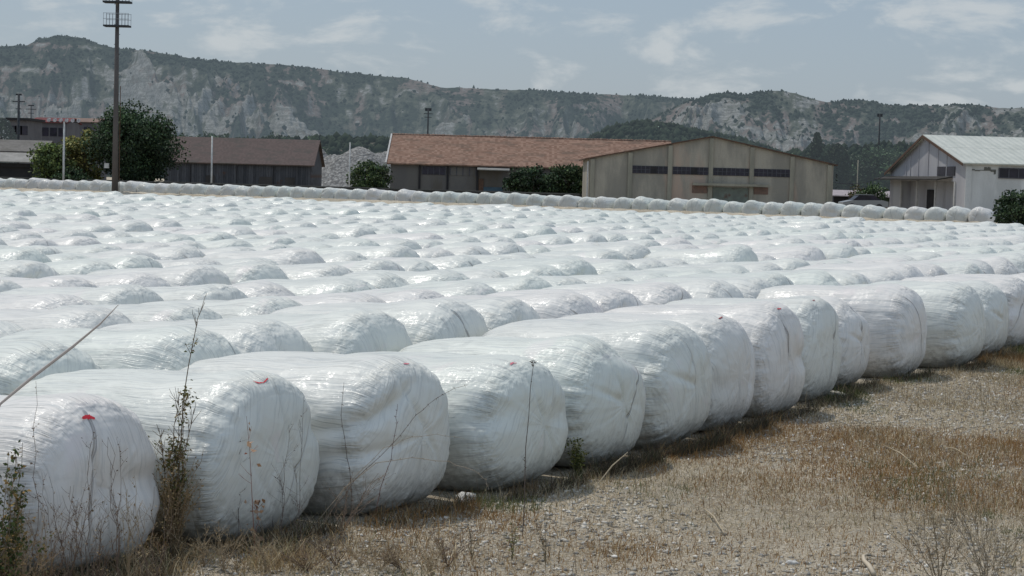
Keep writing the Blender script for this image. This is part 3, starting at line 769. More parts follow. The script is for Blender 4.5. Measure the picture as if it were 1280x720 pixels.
# dark weeds leaning on the sixth bale
b = gp(838, 548); b.z = 0
weed('dark_weed', 'dark dry weed clump against the foot of the sixth bale', 'weed', b, .34, 12, .32, 7, .16, .017, 320, (.07, .06, .05), ((.07, .06, .045), (.11, .09, .06)), (1, 1), .0026, None, (.0, 1.))
b = gp(912, 525); b.z = 0
weed('dark_weed', 'dark low weed clump between the sixth and seventh bales', 'weed', b, .20, 10, .22, 7, .12, .017, 260, (.06, .055, .045), ((.06, .06, .04), (.10, .085, .05)), (1, 1), .0026, None, (.0, 1.))
# dry straws lying about and the shrub at the lower right
b = W(1235, 712, 12.6); b.z = 0
weed('dry_shrub', 'large open dry shrub of thin brown twigs at the lower right corner', 'shrub', b, .85, 12, .60, 14, .34, .013, 300, (.17, .14, .10), ((.20, .16, .10), (.12, .10, .05)), (1, 1), .0024, None, (.1, 1.))
b = W(1175, 716, 12.7); b.z = 0
weed('dry_shrub', 'smaller dry twiggy shrub left of the large one at lower right', 'shrub', b, .6, 9, .40, 10, .28, .012, 200, (.15, .12, .08), ((.20, .16, .10), (.12, .11, .05)), (1, 1), .003, None, (.1, 1.))
for (pa, pb, lab) in (((1105, 560), (1148, 590), 'short pale straw lying on brown grass above the centre of the open ground'), ((1178, 562), (1210, 575), 'short pale straw lying at the right beyond the brown grass'), ((745, 612), (785, 565), 'thin pale straw leaning right of the green weed'), ((880, 640), (905, 672), 'thin dry straw lying in the gravel at bottom centre')):
    A = gp(*pa); Bp = gp(*pb)
    if pb[1] < pa[1]: Bp = W(pb[0], pb[1], A.y)
    A.z += .03; Bp.z = max(Bp.z, .04)
    m = MB(); m.tube([A - A, (Bp - A) * .5 + Vector((0, 0, .03)), Bp - A], [.005, .006, .003], 5); t = NT('pale_straw')
    o = m.build('straw', t.done(t.bsdf((.45, .38, .27), .8, .1)), None, False, A); tag(o, lab, 'straw')
# pale bent stick in the bottom foreground
A = gp(1092, 722); m = MB(); P = [Vector(gp(a, bb)) - A + Vector((0, 0, .03)) for a, bb in ((1092, 722), (1086, 712), (1080, 706), (1079, 700), (1085, 697))]
m.tube(P, [.017, .018, .016, .013, .006], 6); t = NT('bleached_wood'); tag(m.build('stick', t.done(t.bsdf((.50, .43, .33), .8, .1)), None, True, A), 'pale bent stick on the gravel at the bottom edge', 'stick')
# white rocks
def rock(label, p, s, flat=.5, col=(.52, .51, .48)):
    nu, nv = 14, 20; U, T = np.meshgrid(np.linspace(.001, PI - .001, nu), np.linspace(0, 2 * PI, nv, endpoint=False), indexing='ij')
    X = np.stack([np.sin(U) * np.cos(T), np.sin(U) * np.sin(T), np.cos(U)], -1); sd = random.randrange(999)
    d = 1 + .35 * fbm(X[..., 0] * 2, X[..., 1] * 2, X[..., 2] * 2, 3, sd); X = X * d[..., None] * np.array([s, s * .7, s * flat])
    i = np.arange(nu - 1)[:, None] * nv; k = np.arange(nv)[None, :]
    Fq = np.stack([i + k, i + nv + k, i + nv + (k + 1) % nv, i + (k + 1) % nv], -1).reshape(-1, 4)
    me = fastmesh('rock', X.reshape(-1, 3), Fq, False); t = NT('chalky_rock'); nz = t.noise(t.obj(), 25, 5, .7)
    me.materials.append(t.done(t.bsdf(t.mix(t.ramp(nz, .35, .65), col, tuple(c * .55 for c in col)), .95, .1, t.bump(nz, .8, .02))))
    o = link('rock', me, None, None, (p.x, p.y, gh(p.x, p.y) + s * flat * .35)); o.rotation_euler = (0, 0, random.uniform(0, 3)); return tag(o, label, 'rock')
rock('white chalky rock lying between the third and fourth bales', gp(583, 626), .13, .45, (.75, .74, .70))
rock('small white stone at the foot of the third bale', gp(533, 643), .035, .6, (.7, .69, .66))
rock('small pale stone lying right of the tenth bale in the grass', gp(1010, 492), .11, .3, (.62, .6, .54))
rock('flat pale stone in the green grass before the long protruding bale', gp(1040, 493), .22, .2, (.55, .53, .46))
rock('small pale stone on the brown ground at right before the long bales', gp(1125, 470), .16, .2, (.6, .58, .52))
rock('pale flat stone on the gravel below the brown grass patch', gp(990, 705), .05, .4, (.6, .59, .56))

# ------------------------------------------------------------------ trees
def foliage_mat(name, haze=0.):
    t = NT(name); c = t.attr('tint').outputs['Color']; b = t.bsdf(c, .65, .2)
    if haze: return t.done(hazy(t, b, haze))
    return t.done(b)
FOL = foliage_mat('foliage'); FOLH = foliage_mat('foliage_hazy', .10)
BARK = weathered('bark', (.09, .07, .05), (.05, .04, .03), 3)
def tree(label, base, h, w, cat='tree', name='tree', nl=5000, leaf=.22, cols=((.020, .034, .016), (.030, .048, .020), (.012, .022, .011)), cw=(2, 1.4, 2), trunk=.2, kind='round', mat=None, group=None, low=.05, depth=None, clumps=46):
    root = thing(name, label, cat, base, random.uniform(0, 0), group); depth = depth or w
    P = []; Csh = []
    if kind == 'round':
        cl = []
        for i in range(clumps):
            a = random.uniform(0, 6.28); u = random.uniform(-1, 1); r = random.uniform(.45, .88)
            s = math.sqrt(1 - u * u)
            z = h * (low + (1 - low) * .5) + u * r * h * (1 - low) * .5 * .92
            env = 1.0 if u < .2 else 1.0
            cl.append((math.cos(a) * s * r * w * .5 * env, math.sin(a) * s * r * depth * .5 * env, z, random.uniform(.13, .24) * min(w, h), random.uniform(.55, 1.4)))
        cc = np.array(cl); idx = rng.integers(0, clumps, nl)
        d = rng.normal(size=(nl, 3)); d /= np.linalg.norm(d, axis=1, keepdims=True); rr = rng.random(nl) ** .35
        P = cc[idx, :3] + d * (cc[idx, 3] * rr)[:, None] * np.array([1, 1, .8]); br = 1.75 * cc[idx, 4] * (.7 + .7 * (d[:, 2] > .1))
        P[:, 2] = np.clip(P[:, 2], .1, None)
    elif kind == 'conifer':
        t_ = rng.random(nl) ** .75; tiers = 11; z = h * (.06 + .94 * t_)
        tier = (t_ * tiers) % 1; env = (1 - t_) ** .85 * (.55 + .45 * (1 - tier)) * w * .5 + .04 * w
        a = rng.random(nl) * 6.28; lob = 1 + .25 * np.sin(a * 5 + np.floor(t_ * tiers) * 2.1) + .12 * rng.normal(size=nl)
        r = env * lob * rng.random(nl) ** .4
        P = np.stack([np.cos(a) * r, np.sin(a) * r, z - r * .18], -1); br = .6 + .6 * rng.random(nl)
    else:  # cypress
        t_ = rng.random(nl); z = h * (.03 + .97 * t_); env = w * .5 * np.sqrt(np.clip(np.sin(np.clip(t_ * .93 + .07, 0, 1) * PI), 0, 1)) ** .9
        a = rng.random(nl) * 6.28; r = env * rng.random(nl) ** .4 * (1 + .2 * vnoise(a * 2, z * 1.2, 0 * z, 3))
        P = np.stack([np.cos(a) * r, np.sin(a) * r, z], -1); br = .6 + .6 * rng.random(nl)
    n = len(P); a = rng.normal(size=(n, 3)); a /= np.linalg.norm(a, axis=1, keepdims=True); b = np.cross(a, rng.normal(size=(n, 3))); b /= np.linalg.norm(b, axis=1, keepdims=True)
    s = (leaf * (.5 + .9 * rng.random(n)))[:, None] * .5
    Q = np.stack([P - a * s, P + b * s * .7, P + a * s, P - b * s * .7], 1).reshape(-1, 3)
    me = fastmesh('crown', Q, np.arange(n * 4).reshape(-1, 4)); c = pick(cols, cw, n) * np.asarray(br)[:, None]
    col_attr(me, 'tint', np.repeat(c, 4, 0)); me.materials.append(mat or FOL); link('crown', me, None, root)
    m = MB(); m.tube([(0, 0, -.1), (.05 * w * .2, 0, h * .3), (0, .02 * w, h * .6), (0, 0, h * .88)], [trunk, trunk * .8, trunk * .45, trunk * .1], 7)
    if kind == 'round':
        for i in range(6):
            q = cc[i * 3]; m.tube([(0, 0, h * .22), (q[0] * .5, q[1] * .5, (h * .22 + q[2]) * .5), tuple(q[:3])], [trunk * .5, trunk * .3, trunk * .08], 5)
    m.build('trunk', BARK, root, True)
    return root
def at(px, Y, z=0): p = W(px, 300, Y); return Vector((p.x, p.y, z))
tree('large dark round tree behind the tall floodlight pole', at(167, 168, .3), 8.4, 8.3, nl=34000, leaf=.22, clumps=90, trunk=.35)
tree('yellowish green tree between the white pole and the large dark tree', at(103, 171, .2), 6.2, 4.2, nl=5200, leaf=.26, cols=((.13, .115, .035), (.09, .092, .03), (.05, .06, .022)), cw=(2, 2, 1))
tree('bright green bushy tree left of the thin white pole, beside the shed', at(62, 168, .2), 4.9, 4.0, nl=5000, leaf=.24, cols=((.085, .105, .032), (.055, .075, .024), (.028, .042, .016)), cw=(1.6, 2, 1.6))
tree('low dark bush at the foot of the yellowish tree', at(92, 166, .2), 2.6, 3.6, 'bush', 'bush', nl=2600, leaf=.22)
tree('dark green round bush beside the end of the tile-roofed hall', at(461, 172, .2), 4.1, 4.1, 'bush', 'bush', nl=5200, leaf=.22, cols=((.030, .045, .018), (.016, .028, .012), (.045, .060, .022)), cw=(2, 2, 1))
tree('dark shrub covering the tile-roofed hall wall right of the blue door', at(664, 173, .2), 3.9, 5.6, 'shrub', 'shrub', nl=6500, leaf=.24, depth=2.2)
tree('dark shrub between the climbing shrub and the concrete gable hall', at(708, 173.5, .2), 4.3, 4.6, 'shrub', 'shrub', nl=5200, leaf=.24, depth=2.0, cols=((.02, .032, .014), (.010, .018, .009), (.03, .044, .018)))
tree('small leafy treetop rising above the eaves left of the concrete gable hall', at(733, 171.5, .2), 5.2, 2.0, nl=2200, leaf=.22, cols=((.035, .045, .018), (.02, .03, .012)), cw=(1, 1))
tree('dark green bush cut off by the right edge before the white hall', at(1276, 108, .05), 2.95, 3.6, 'bush', 'bush', nl=6500, leaf=.15, cols=((.018, .030, .014), (.028, .042, .018), (.010, .018, .009)))
tree('young green tree in front of the low shed between the two halls', at(1090, 178, .2), 3.0, 3.4, nl=2600, leaf=.2, cols=((.035, .05, .02), (.02, .034, .014)), cw=(1, 1))
tree('sparse reddish-green tree left of the young tree between the halls', at(1070, 180, .2), 2.9, 2.0, nl=900, leaf=.2, cols=((.06, .045, .025), (.03, .035, .015)), cw=(1, 1))
cons = [(1017, 166, 215, 4.6, 'conifer', 'tall layered conifer just right of the concrete gable hall'), (1043, 180, 215, 3.2, 'cypress', 'narrow dark conifer right of the layered conifer'),
        (1000, 186, 225, 5.5, 'round', 'low dark tree behind the right end of the concrete gable hall'), (1030, 190, 222, 5.0, 'round', 'dark tree filling the gap below the layered conifer'),
        (1062, 190, 230, 6.0, 'round', 'broad dark tree behind the low shed, left one'), (1078, 181, 232, 4.6, 'conifer', 'dark conifer behind the low shed'),
        (1095, 176, 228, 6.5, 'round', 'tallest broad dark tree behind the low shed'), (1118, 184, 230, 5.5, 'round', 'dark tree behind the roof slope of the white hall'), (1134, 190, 236, 4.5, 'round', 'dark tree peeping over the white hall roof slope')]
for px, top, Yd, wd, kd, lab in cons:
    hz = W(px, top, Yd).z
    tree(lab, at(px, Yd, 0), hz, wd, nl=4200 if kd != 'round' else 4600, leaf=.34, kind=kd, mat=FOLH, group='dark trees behind the halls')
tops = [(232, 160, 260), (258, 158, 265), (272, 157, 262), (306, 166, 262), (332, 162, 270), (346, 160, 268), (372, 167, 262), (392, 166, 266)]
labs = ['first small dark treetop over the left end of the wooden barn roof', 'paired dark treetop, left one, above the barn roof by the white pole', 'paired dark treetop, right one, above the barn roof by the white pole', 'low round treetop above the middle-left of the barn roof', 'dark treetop above the middle of the barn roof', 'slightly taller treetop right of middle above the barn roof', 'low treetop above the right third of the barn roof', 'low dark treetop above the right end of the barn roof']
for (px, top, Yd), lab in zip(tops, labs):
    tree(lab, at(px, Yd), W(px, top, Yd).z, 4.6, nl=2600, leaf=.4, mat=FOLH, kind='round', group='treetops showing over the wooden barn')
tree('dark conifer at the far left edge beside the houses', at(0, 215), W(0, 148, 215).z, 4.0, nl=3000, leaf=.35, mat=FOLH, kind='cypress')

# ------------------------------------------------------------------ hills
def hills(name, label, pts, Rr, Rf, seed, nr=1000, ns=190, gully=.16, pale=.0, px0=-120, px1=1420, vegbias=0., cliff=None, back=500, haze=.3, yoff=0):
    px = np.linspace(px0, px1, nr); yy = np.interp(px, [p[0] for p in pts], [p[1] for p in pts])
    ridge = np.array([W(a, b, Rr).z for a, b in zip(px, yy)]); ridge += 1.6 * fbm(px * .06, 0 * px, 0, 4, seed + 50) * (Rr / 2000)
    s = np.linspace(0, 1.35, ns)                      # 0 foot, 1 ridge, >1 behind
    PX, S = np.meshgrid(px, s, indexing='ij')
    dist = np.where(S <= 1, Rf + (Rr - Rf) * S, Rr + (S - 1) / .35 * back)
    tx = (PX - 640) / F; X = tx * dist; Y = dist
    prof = np.where(S <= 1, .10 * S + .90 * np.clip(S, 0, 1) ** 1.35, 1 - (S - 1) * 1.6)
    wx = PX / 95. + 1.1 * S + .9 * fbm(PX / 90., S * 2.2, 0, 3, seed + 3); rg = ridged(wx, S * 1.3 + seed, 0., 4, seed)
    fine = ridged(PX / 24. + 1.5 * S + .5 * fbm(PX / 40., S * 4, 0, 2, seed + 8), S * 3.5, 0., 3, seed + 7)
    shape = np.clip(np.sin(np.clip(S, 0, 1) * PI), 0, 1) ** .8
    Rg = ridge[:, None]
    Z = Rg * prof + Rg * shape * (gully * 4.4 * (rg - .74) + gully * .55 * (fine - .7)) + Rg * .05 * fbm(PX / 9., S * 14, 0, 3, seed + 4) * shape
    if cliff is not None: Z = cliff(PX, S, Z, Rg)
    # stepped strata
    st = 7.; zz = Z / st + .6 * fbm(PX / 60, S * 2, 0, 2, seed + 2); Z = Z + np.where(S < 1, 1.5 * np.sin(zz * 2 * PI) / (2 * PI) * 2.2, 0) * shape * (Rr / 2000)
    Z = np.where(S == 0, -3, Z)
    # steepness
    gS = np.gradient(Z, axis=1) / (np.gradient(dist, axis=1) + 1e-6)
    gP = np.gradient(Z, axis=0) / (np.gradient(X, axis=0) + 1e-6)
    veg_shade = .47 + vegbias - .55 * np.clip(gS - .18, -.3, .8) + .95 * fbm(PX / 55., S * 7.5, 0, 4, seed + 20, .6) - .42 * np.clip(np.sin(Z / 6.5 + 3 * fbm(PX / 90., S, 0, 2, seed + 60)), 0, 1) ** 5 * np.clip(.6 + 1.6 * fbm(PX / 40., S * 2, 0, 2, seed + 61), 0, 1.3)  + .65 * fbm(PX / 8, S * 30, 0, 3, seed + 21, .7) + .28 * (.72 - rg) * 2 + .20 * np.clip((S - .84) / .14, 0, 1)  # the gully term also darkens the hollows, ambient shade put into the colour
    if pale: veg_shade = veg_shade - pale
    veg_shade = extra_veg(name, PX, S, Z, veg_shade)
    V = np.stack([X, Y, Z], -1).reshape(-1, 3); ny = len(s)
    i = np.arange(nr - 1)[:, None] * ny; k = np.arange(ny - 1)[None, :]
    Fq = np.stack([i + k, i + ny + k, i + ny + k + 1, i + k + 1], -1).reshape(-1, 4)
    me = fastmesh(name, V, Fq, True)
    vv = np.clip(veg_shade, 0, 1).reshape(-1)
    col_attr(me, 'veg_shade', np.stack([vv, np.clip(fbm(PX / 30, S * 6, 0, 3, seed + 33) * .9 + .5, 0, 1).reshape(-1), S.reshape(-1) / 1.35], -1))
    t = NT(name + '_slope'); av = t.attr('veg_shade').outputs['Color']; sx, sy, sz = t.sep(av); p = t.geo()
    n1 = t.noise(t.vmath('MULTIPLY', p, (1, .5, 1.4)), .055, 6, .75); n2 = t.noise(p, .16, 4, .8); n3 = t.noise(t.vmath('MULTIPLY', p, (.25, .1, 3)), .09, 3, .7)
    rock_ = t.mix(t.ramp(n2, .35, .65), (.29, .285, .265), (.15, .145, .13)); rock_ = t.mix(t.math('MULTIPLY', t.ramp(n3, .5, .58), .6), rock_, (.10, .10, .085))
    soil = t.mix(t.ramp(sy, .35, .65), (.075, .080, .055), (.15, .115, .098))
    scrub = t.mix(t.ramp(n2, .4, .62), (.014, .020, .014), (.035, .045, .027))
    v = t.math('ADD', sx, t.math('MULTIPLY', t.math('SUBTRACT', n1, .5), 2.1))
    c = t.mix(t.ramp(v, .10, .42), rock_, soil); c = t.mix(t.ramp(v, .46, .70), c, scrub); n5 = t.noise(p, .35, 3, .7); c = t.mix(t.math('MULTIPLY', t.ramp(n5, .56, .66), .75), c, (.022, .030, .02))
    b = t.bsdf(c, .95, .05, t.bump(t.math('ADD', n1, t.math('MULTIPLY', n2, .3)), .5, 6.))
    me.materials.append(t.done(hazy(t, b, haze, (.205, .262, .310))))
    tag(link(name, me), label, 'hills', None, 'structure')
    # shrubs and trees growing on the slope
    return PX, S, X, Y, Z, np.clip(veg_shade, 0, 1.6)
def extra_veg(name, PX, S, Z, veg_shade):
    def blob(px, s, rx, rs): return np.exp(-((PX - px) / rx) ** 2 - ((S - s) / rs) ** 2)
    if name == 'mountain':
        veg_shade = veg_shade + .30 * blob(120, .95, 170, .12) - .34 * blob(120, .60, 90, .14) - .48 * blob(370, .62, 36, .08) - .24 * blob(250, .52, 120, .10) - .42 * blob(20, .35, 50, .11) + .45 * blob(95, .33, 60, .10) + .25 * blob(200, .80, 120, .05) + .4 * blob(300, .30, 90, .12) + .5 * blob(420, .25, 120, .14)
        veg_shade = veg_shade + .16 * (PX > 430) - .25 * blob(460, .45, 60, .12)
        k = np.clip((PX - 400) / 90, 0, 1) * np.clip(1.15 - .35 * (PX < 520), 0, 1)
        veg_shade = veg_shade + .10; veg_shade = (1 - k) * veg_shade + k * (.55 * (veg_shade - .5) + .46)
    return veg_shade
def shrubs(name, label, data, n, seed, sz, haze, ridge_only=.15, thr=.45):
    PX, S, X, Y, Z, veg_shade = data; r = np.random.default_rng(seed)
    nr, ns = PX.shape; i = r.integers(0, nr - 1, n * 3); j = r.integers(2, int(ns * .76), n * 3); 
    top = r.random(n * 3) < ridge_only; j = np.where(top, int(ns / 1.35) + r.integers(-2, 2, n * 3), j)
    ok = (r.random(n * 3) < np.clip((veg_shade[i, j] - thr) * 2.2, .05, 1)); i, j = i[ok][:n], j[ok][:n]; n = len(i)
    fu = r.random(n)[:, None]; fv = r.random(n)[:, None]
    def g(A): return (A[i, j][:, None] * (1 - fu) + A[i + 1, j][:, None] * fu) * (1 - fv) + (A[i, j + 1][:, None] * (1 - fu) + A[i + 1, j + 1][:, None] * fu) * fv
    C = np.hstack([g(X), g(Y), g(Z)])
    s = sz * (.45 + .8 * r.random(n) ** 1.5) * np.where(S[i, j] > .96, .62, 1)
    ico = []; fc = []
    nlat = 6
    ico = np.array([(0, 0, 1.15)] + [(math.cos(a), math.sin(a), .35) for a in np.arange(5) * 2 * PI / 5] + [(.8 * math.cos(a + .6), .8 * math.sin(a + .6), -.5) for a in np.arange(5) * 2 * PI / 5])
    fc = [(0, 1 + k, 1 + (k + 1) % 5) for k in range(5)] + [(1 + k, 6 + k, 1 + (k + 1) % 5) for k in range(5)] + [(1 + (k + 1) % 5, 6 + k, 6 + (k + 1) % 5) for k in range(5)]
    v = ico[None] * s[:, None, None] * (1 + .3 * r.normal(size=(n, len(ico), 1))) * np.stack([np.ones(n), np.ones(n), .8 + .6 * r.random(n)], -1)[:, None, :]
    V = (v + C[:, None, :] + np.array([0, 0, .35 * sz])).reshape(-1, 3)
    Fc = (np.arange(n)[:, None, None] * len(ico) + np.array(fc)[None]).reshape(-1, 3)
    me = fastmesh(name, V, Fc); c = np.array([(.020, .028, .017)]) * (.6 + 1.1 * r.random((n, 1))); col_attr(me, 'tint', np.repeat(c, len(ico), 0))
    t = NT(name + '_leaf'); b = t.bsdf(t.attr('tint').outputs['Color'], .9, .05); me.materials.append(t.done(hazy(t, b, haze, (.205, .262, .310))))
    tag(link(name, me), label, 'woodland', None, 'stuff')
ridgeA = [(-120, 62), (0, 57), (30, 56), (45, 48), (80, 44), (100, 49), (115, 54), (140, 60), (200, 66), (230, 72), (260, 75), (330, 80), (380, 84), (440, 92), (500, 98), (525, 104), (545, 109), (600, 110), (660, 112), (720, 117), (780, 118), (820, 121), (868, 125), (900, 130), (1000, 136), (1420, 150)]
def cliffA(PX, S, Z, Rg):
    def blob(px, s, rx, rs): return np.exp(-((PX - px) / rx) ** 2 - ((S - s) / rs) ** 2)
    # pale pyramid spur and the valley that runs down to the right of the front mountain
    Z = Z + Rg * (.13 * blob(372, .60, 26, .10) + .07 * blob(400, .48, 40, .10))
    Z = Z - Rg * .20 * np.exp(-((PX - (500 - (S - .3) * 120)) / 55) ** 2) * np.clip(np.sin(S * PI), 0, 1)
    # steep upper cliff left
    k = np.clip((330 - PX) / 80, 0, 1); Z = Z + k * Rg * .06 * np.tanh((S - .72) * 18) * np.clip(1 - S, 0, .3) * 3
    return Z
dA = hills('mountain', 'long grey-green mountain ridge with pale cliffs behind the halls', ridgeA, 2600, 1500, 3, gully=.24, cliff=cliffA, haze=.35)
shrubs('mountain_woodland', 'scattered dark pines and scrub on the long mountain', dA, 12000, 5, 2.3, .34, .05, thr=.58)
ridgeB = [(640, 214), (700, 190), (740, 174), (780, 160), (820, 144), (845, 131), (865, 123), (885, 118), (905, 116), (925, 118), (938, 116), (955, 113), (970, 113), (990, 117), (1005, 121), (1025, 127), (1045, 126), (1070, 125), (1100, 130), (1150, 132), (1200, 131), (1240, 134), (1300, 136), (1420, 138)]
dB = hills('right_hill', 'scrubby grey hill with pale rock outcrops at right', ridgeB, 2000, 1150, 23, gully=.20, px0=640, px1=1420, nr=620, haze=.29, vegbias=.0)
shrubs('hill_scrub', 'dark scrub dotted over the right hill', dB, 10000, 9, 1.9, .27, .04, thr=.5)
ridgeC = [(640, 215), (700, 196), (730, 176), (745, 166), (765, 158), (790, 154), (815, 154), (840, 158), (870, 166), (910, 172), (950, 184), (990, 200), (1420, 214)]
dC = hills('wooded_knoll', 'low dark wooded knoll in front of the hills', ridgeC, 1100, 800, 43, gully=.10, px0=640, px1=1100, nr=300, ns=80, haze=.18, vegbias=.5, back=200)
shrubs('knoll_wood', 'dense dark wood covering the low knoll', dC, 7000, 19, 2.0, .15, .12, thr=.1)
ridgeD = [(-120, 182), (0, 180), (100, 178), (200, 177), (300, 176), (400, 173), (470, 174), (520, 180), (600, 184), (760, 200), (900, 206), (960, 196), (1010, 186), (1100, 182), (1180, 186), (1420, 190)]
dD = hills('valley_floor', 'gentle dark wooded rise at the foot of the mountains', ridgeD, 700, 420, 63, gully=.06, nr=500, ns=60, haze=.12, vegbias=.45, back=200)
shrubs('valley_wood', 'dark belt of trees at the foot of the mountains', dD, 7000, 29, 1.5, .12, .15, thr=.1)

# ------------------------------------------------------------------ buildings
WOOD = weathered('dark_planks', (.040, .038, .036), (.065, .060, .055), 1.2, .9, (.075, .040, .028), True)
def plank_mat():
    t = NT('weathered_dark_planks'); p = t.obj(); x, y, z = t.sep(p)
    pl = t.math('FRACT', t.math('MULTIPLY', x, 4.)); id_ = t.math('FLOOR', t.math('MULTIPLY', x, 4.))
    pn = t.noise(t.comb(id_, 0., 0.), 1.7, 1); n = t.noise(t.comb(t.math('MULTIPLY', x, 6.), y, t.math('MULTIPLY', z, .9)), 1.5, 5, .7)
    c = t.mix(t.ramp(pn, .35, .65), (.045, .048, .054), (.085, .088, .095)); c = t.mix(t.math('MULTIPLY', t.ramp(n, .45, .7), .6), c, (.028, .026, .025))
    r = t.noise(t.comb(t.math('MULTIPLY', x, .5), 0., t.math('MULTIPLY', z, .7)), 1.1, 3); c = t.mix(t.math('MULTIPLY', t.ramp(r, .60, .70), .7), c, (.085, .045, .03))
    c = t.mix(t.math('GREATER_THAN', pl, .93), c, (.012, .012, .012))
    return t.done(t.bsdf(c, .9, .15, t.bump(n, .4, .02)))
PLANK = plank_mat()
def tile_roof_mat(name, c1, c2, c3, course=.30, col_w=.25, rowdark=.45):
    t = NT(name); p = t.obj(); x, y, z = t.sep(p)
    w = t.math('ADD', t.math('MULTIPLY', y, 1.0), t.math('MULTIPLY', t.noise(t.comb(x, y, 0.), .8, 2), .18))
    row = t.math('FRACT', t.math('DIVIDE', w, course)); rid_ = t.math('FLOOR', t.math('DIVIDE', w, course)); cid = t.math('FLOOR', t.math('DIVIDE', x, col_w))
    tn = t.noise(t.comb(t.math('MULTIPLY', cid, .91), t.math('MULTIPLY', rid_, 1.37), 0.), 1., 0); bn = t.noise(t.comb(x, t.math('MULTIPLY', y, 2.), 0.), .5, 5, .65)
    c = t.mix(t.ramp(tn, .3, .7), c1, c2); c = t.mix(t.math('MULTIPLY', t.ramp(bn, .48, .66), .8), c, c3)
    c = t.mix(t.math('MULTIPLY', t.ramp(row, .22, .0), rowdark), c, tuple(a * .25 for a in c1))
    return t.done(t.bsdf(c, .9, .1, t.bump(t.math('ADD', row, t.math('MULTIPLY', tn, .6)), .6, .04)))
TILE = tile_roof_mat('clay_tiles', (.185, .112, .082), (.275, .18, .135), (.135, .098, .076))
BARNROOF = tile_roof_mat('old_barn_tiles', (.105, .082, .075), (.125, .096, .088), (.085, .078, .070), .28, .2, .25)
CONC = weathered('stained_concrete', (.345, .315, .255), (.23, .215, .18), .55, .9, (.36, .275, .215), True, .3, .02, 12, .38, .6)
PILL = weathered('concrete_pillar', (.30, .28, .22), (.21, .20, .16), .9, .9, None, True)
DARKGLASS = weathered('dark_window', (.018, .018, .022), (.035, .030, .045), 1.2, .35)
FRAME = weathered('window_bars', (.09, .09, .10), (.06, .06, .07), 3)
BRICK = weathered('bare_brick', (.20, .125, .095), (.14, .10, .08), 3, .9)
PGREEN = weathered('faded_green_door', (.16, .185, .155), (.12, .13, .11), 1.4, .8, (.10, .06, .045))
GREYWALL = weathered('grey_plaster', (.115, .110, .105), (.14, .132, .118), .5, .9, (.10, .09, .075), True)
BLUE = weathered('blue_door', (.070, .115, .145), (.05, .085, .11), 2, .7)
WHITEWALL = weathered('white_plaster', (.55, .55, .53), (.44, .44, .42), .6, .9, (.62, .62, .59), True, .2, .02, 14)
WHITEG = weathered('lilac_white_sheet', (.40, .395, .405), (.32, .315, .33), .5, .8, (.40, .40, .40), True)
DARK = weathered('dark_parts_and_shade', (.020, .020, .022), (.03, .028, .028), 1)  # near-black for dark parts, and for the shade painted inside the open sheds
TRIM = weathered('white_trim', (.5, .49, .47), (.38, .37, .35), 3)
WALLC = weathered('low_wall_concrete', (.045, .044, .040), (.030, .030, .028), .8)
RUST = weathered('rusty_edge', (.12, .07, .045), (.07, .045, .035), 3)
def sheet_mat(name, c1, c2):
    t = NT(name); p = t.obj(); x, y, z = t.sep(p); w = t.math('SINE', t.math('MULTIPLY', x, 2 * PI / .5))
    n = t.noise(t.comb(x, t.math('MULTIPLY', y, .4), 0.), 1.1, 4, .65); c = t.mix(t.ramp(n, .38, .64), c1, c2)
    seam = t.math('LESS_THAN', t.math('ABSOLUTE', t.math('SUBTRACT', y, 5.2)), .06); c = t.mix(t.math('MULTIPLY', seam, .5), c, tuple(a * .4 for a in c1))
    return t.done(t.bsdf(c, .6, .3, t.bump(w, .5, .03)))
SHEET = sheet_mat('pale_corrugated_roof', (.47, .485, .44), (.40, .42, .38))

def local(root):
    return root
def gable_walls(Lx, Wy, he, hr, hb=None, ridge=.5):
    """closed house body: long side along x at y=0 (front) and y=Wy, gables at x=0 and x=Lx"""
    hb = he if hb is None else hb; m = MB()
    A = [(0, 0, 0), (Lx, 0, 0), (Lx, Wy, 0), (0, Wy, 0)]; B = [(0, 0, he), (Lx, 0, he), (Lx, Wy, hb), (0, Wy, hb)]; r = [(0, Wy * ridge, hr), (Lx, Wy * ridge, hr)]
    m.add(A + B + r, [(0, 1, 5, 4), (2, 3, 7, 6), (1, 2, 6, 9, 5), (3, 0, 4, 8, 7)]); return m
def slab(p, th=.12):
    """thick roof plane through 4 points"""
    p = [Vector(q) for q in p]; n = (p[1] - p[0]).cross(p[3] - p[0]).normalized()
    if n.z < 0: n = -n
    v = p + [q + n * th for q in p]; m = MB(); m.add([tuple(q) for q in v], [(3, 2, 1, 0), (4, 5, 6, 7), (0, 1, 5, 4), (1, 2, 6, 5), (2, 3, 7, 6), (3, 0, 4, 7)]); return m
# 1 wooden barn
b0 = W(389, 240, 190); x1 = b0.x; x0 = W(205, 240, 190).x; Lx = x1 - x0
he = W(389, 206, 190).z; hr = W(398, 176.5, 195).z
bz = .2
barn = thing('wooden_barn', 'old dark plank barn with a faded reddish roof, left of the gravel heap', 'barn', (x0, 190, bz))
he -= bz; hr -= bz
gable_walls(Lx, 10, he, hr).build('wall', PLANK, barn)
ov = .35; k = (hr - he) / 5
m = slab([(-.3, -ov, he - k * ov), (Lx + .3, -ov, he - k * ov), (Lx + .3, 5, hr), (-.3, 5, hr)]); roofb = m.build('roof', BARNROOF, barn)
slab([(-.3, 5.003, hr), (Lx + .3, 5.003, hr), (Lx + .3, 10 + ov, he - k * ov), (-.3, 10 + ov, he - k * ov)]).build('roof', BARNROOF, barn)
for xx, ww in ((4.2, .9), (9.6, 1.3), (12.2, 1.0)): MB().box(xx, xx + ww, -.05, -.003, 0, 2.0).build('door', WOOD, barn)
for xx in (2.6, 7.3, 11.0): MB().box(xx, xx + .07, -.08, -.003, 0, he - .3).build('post', DARK, barn)
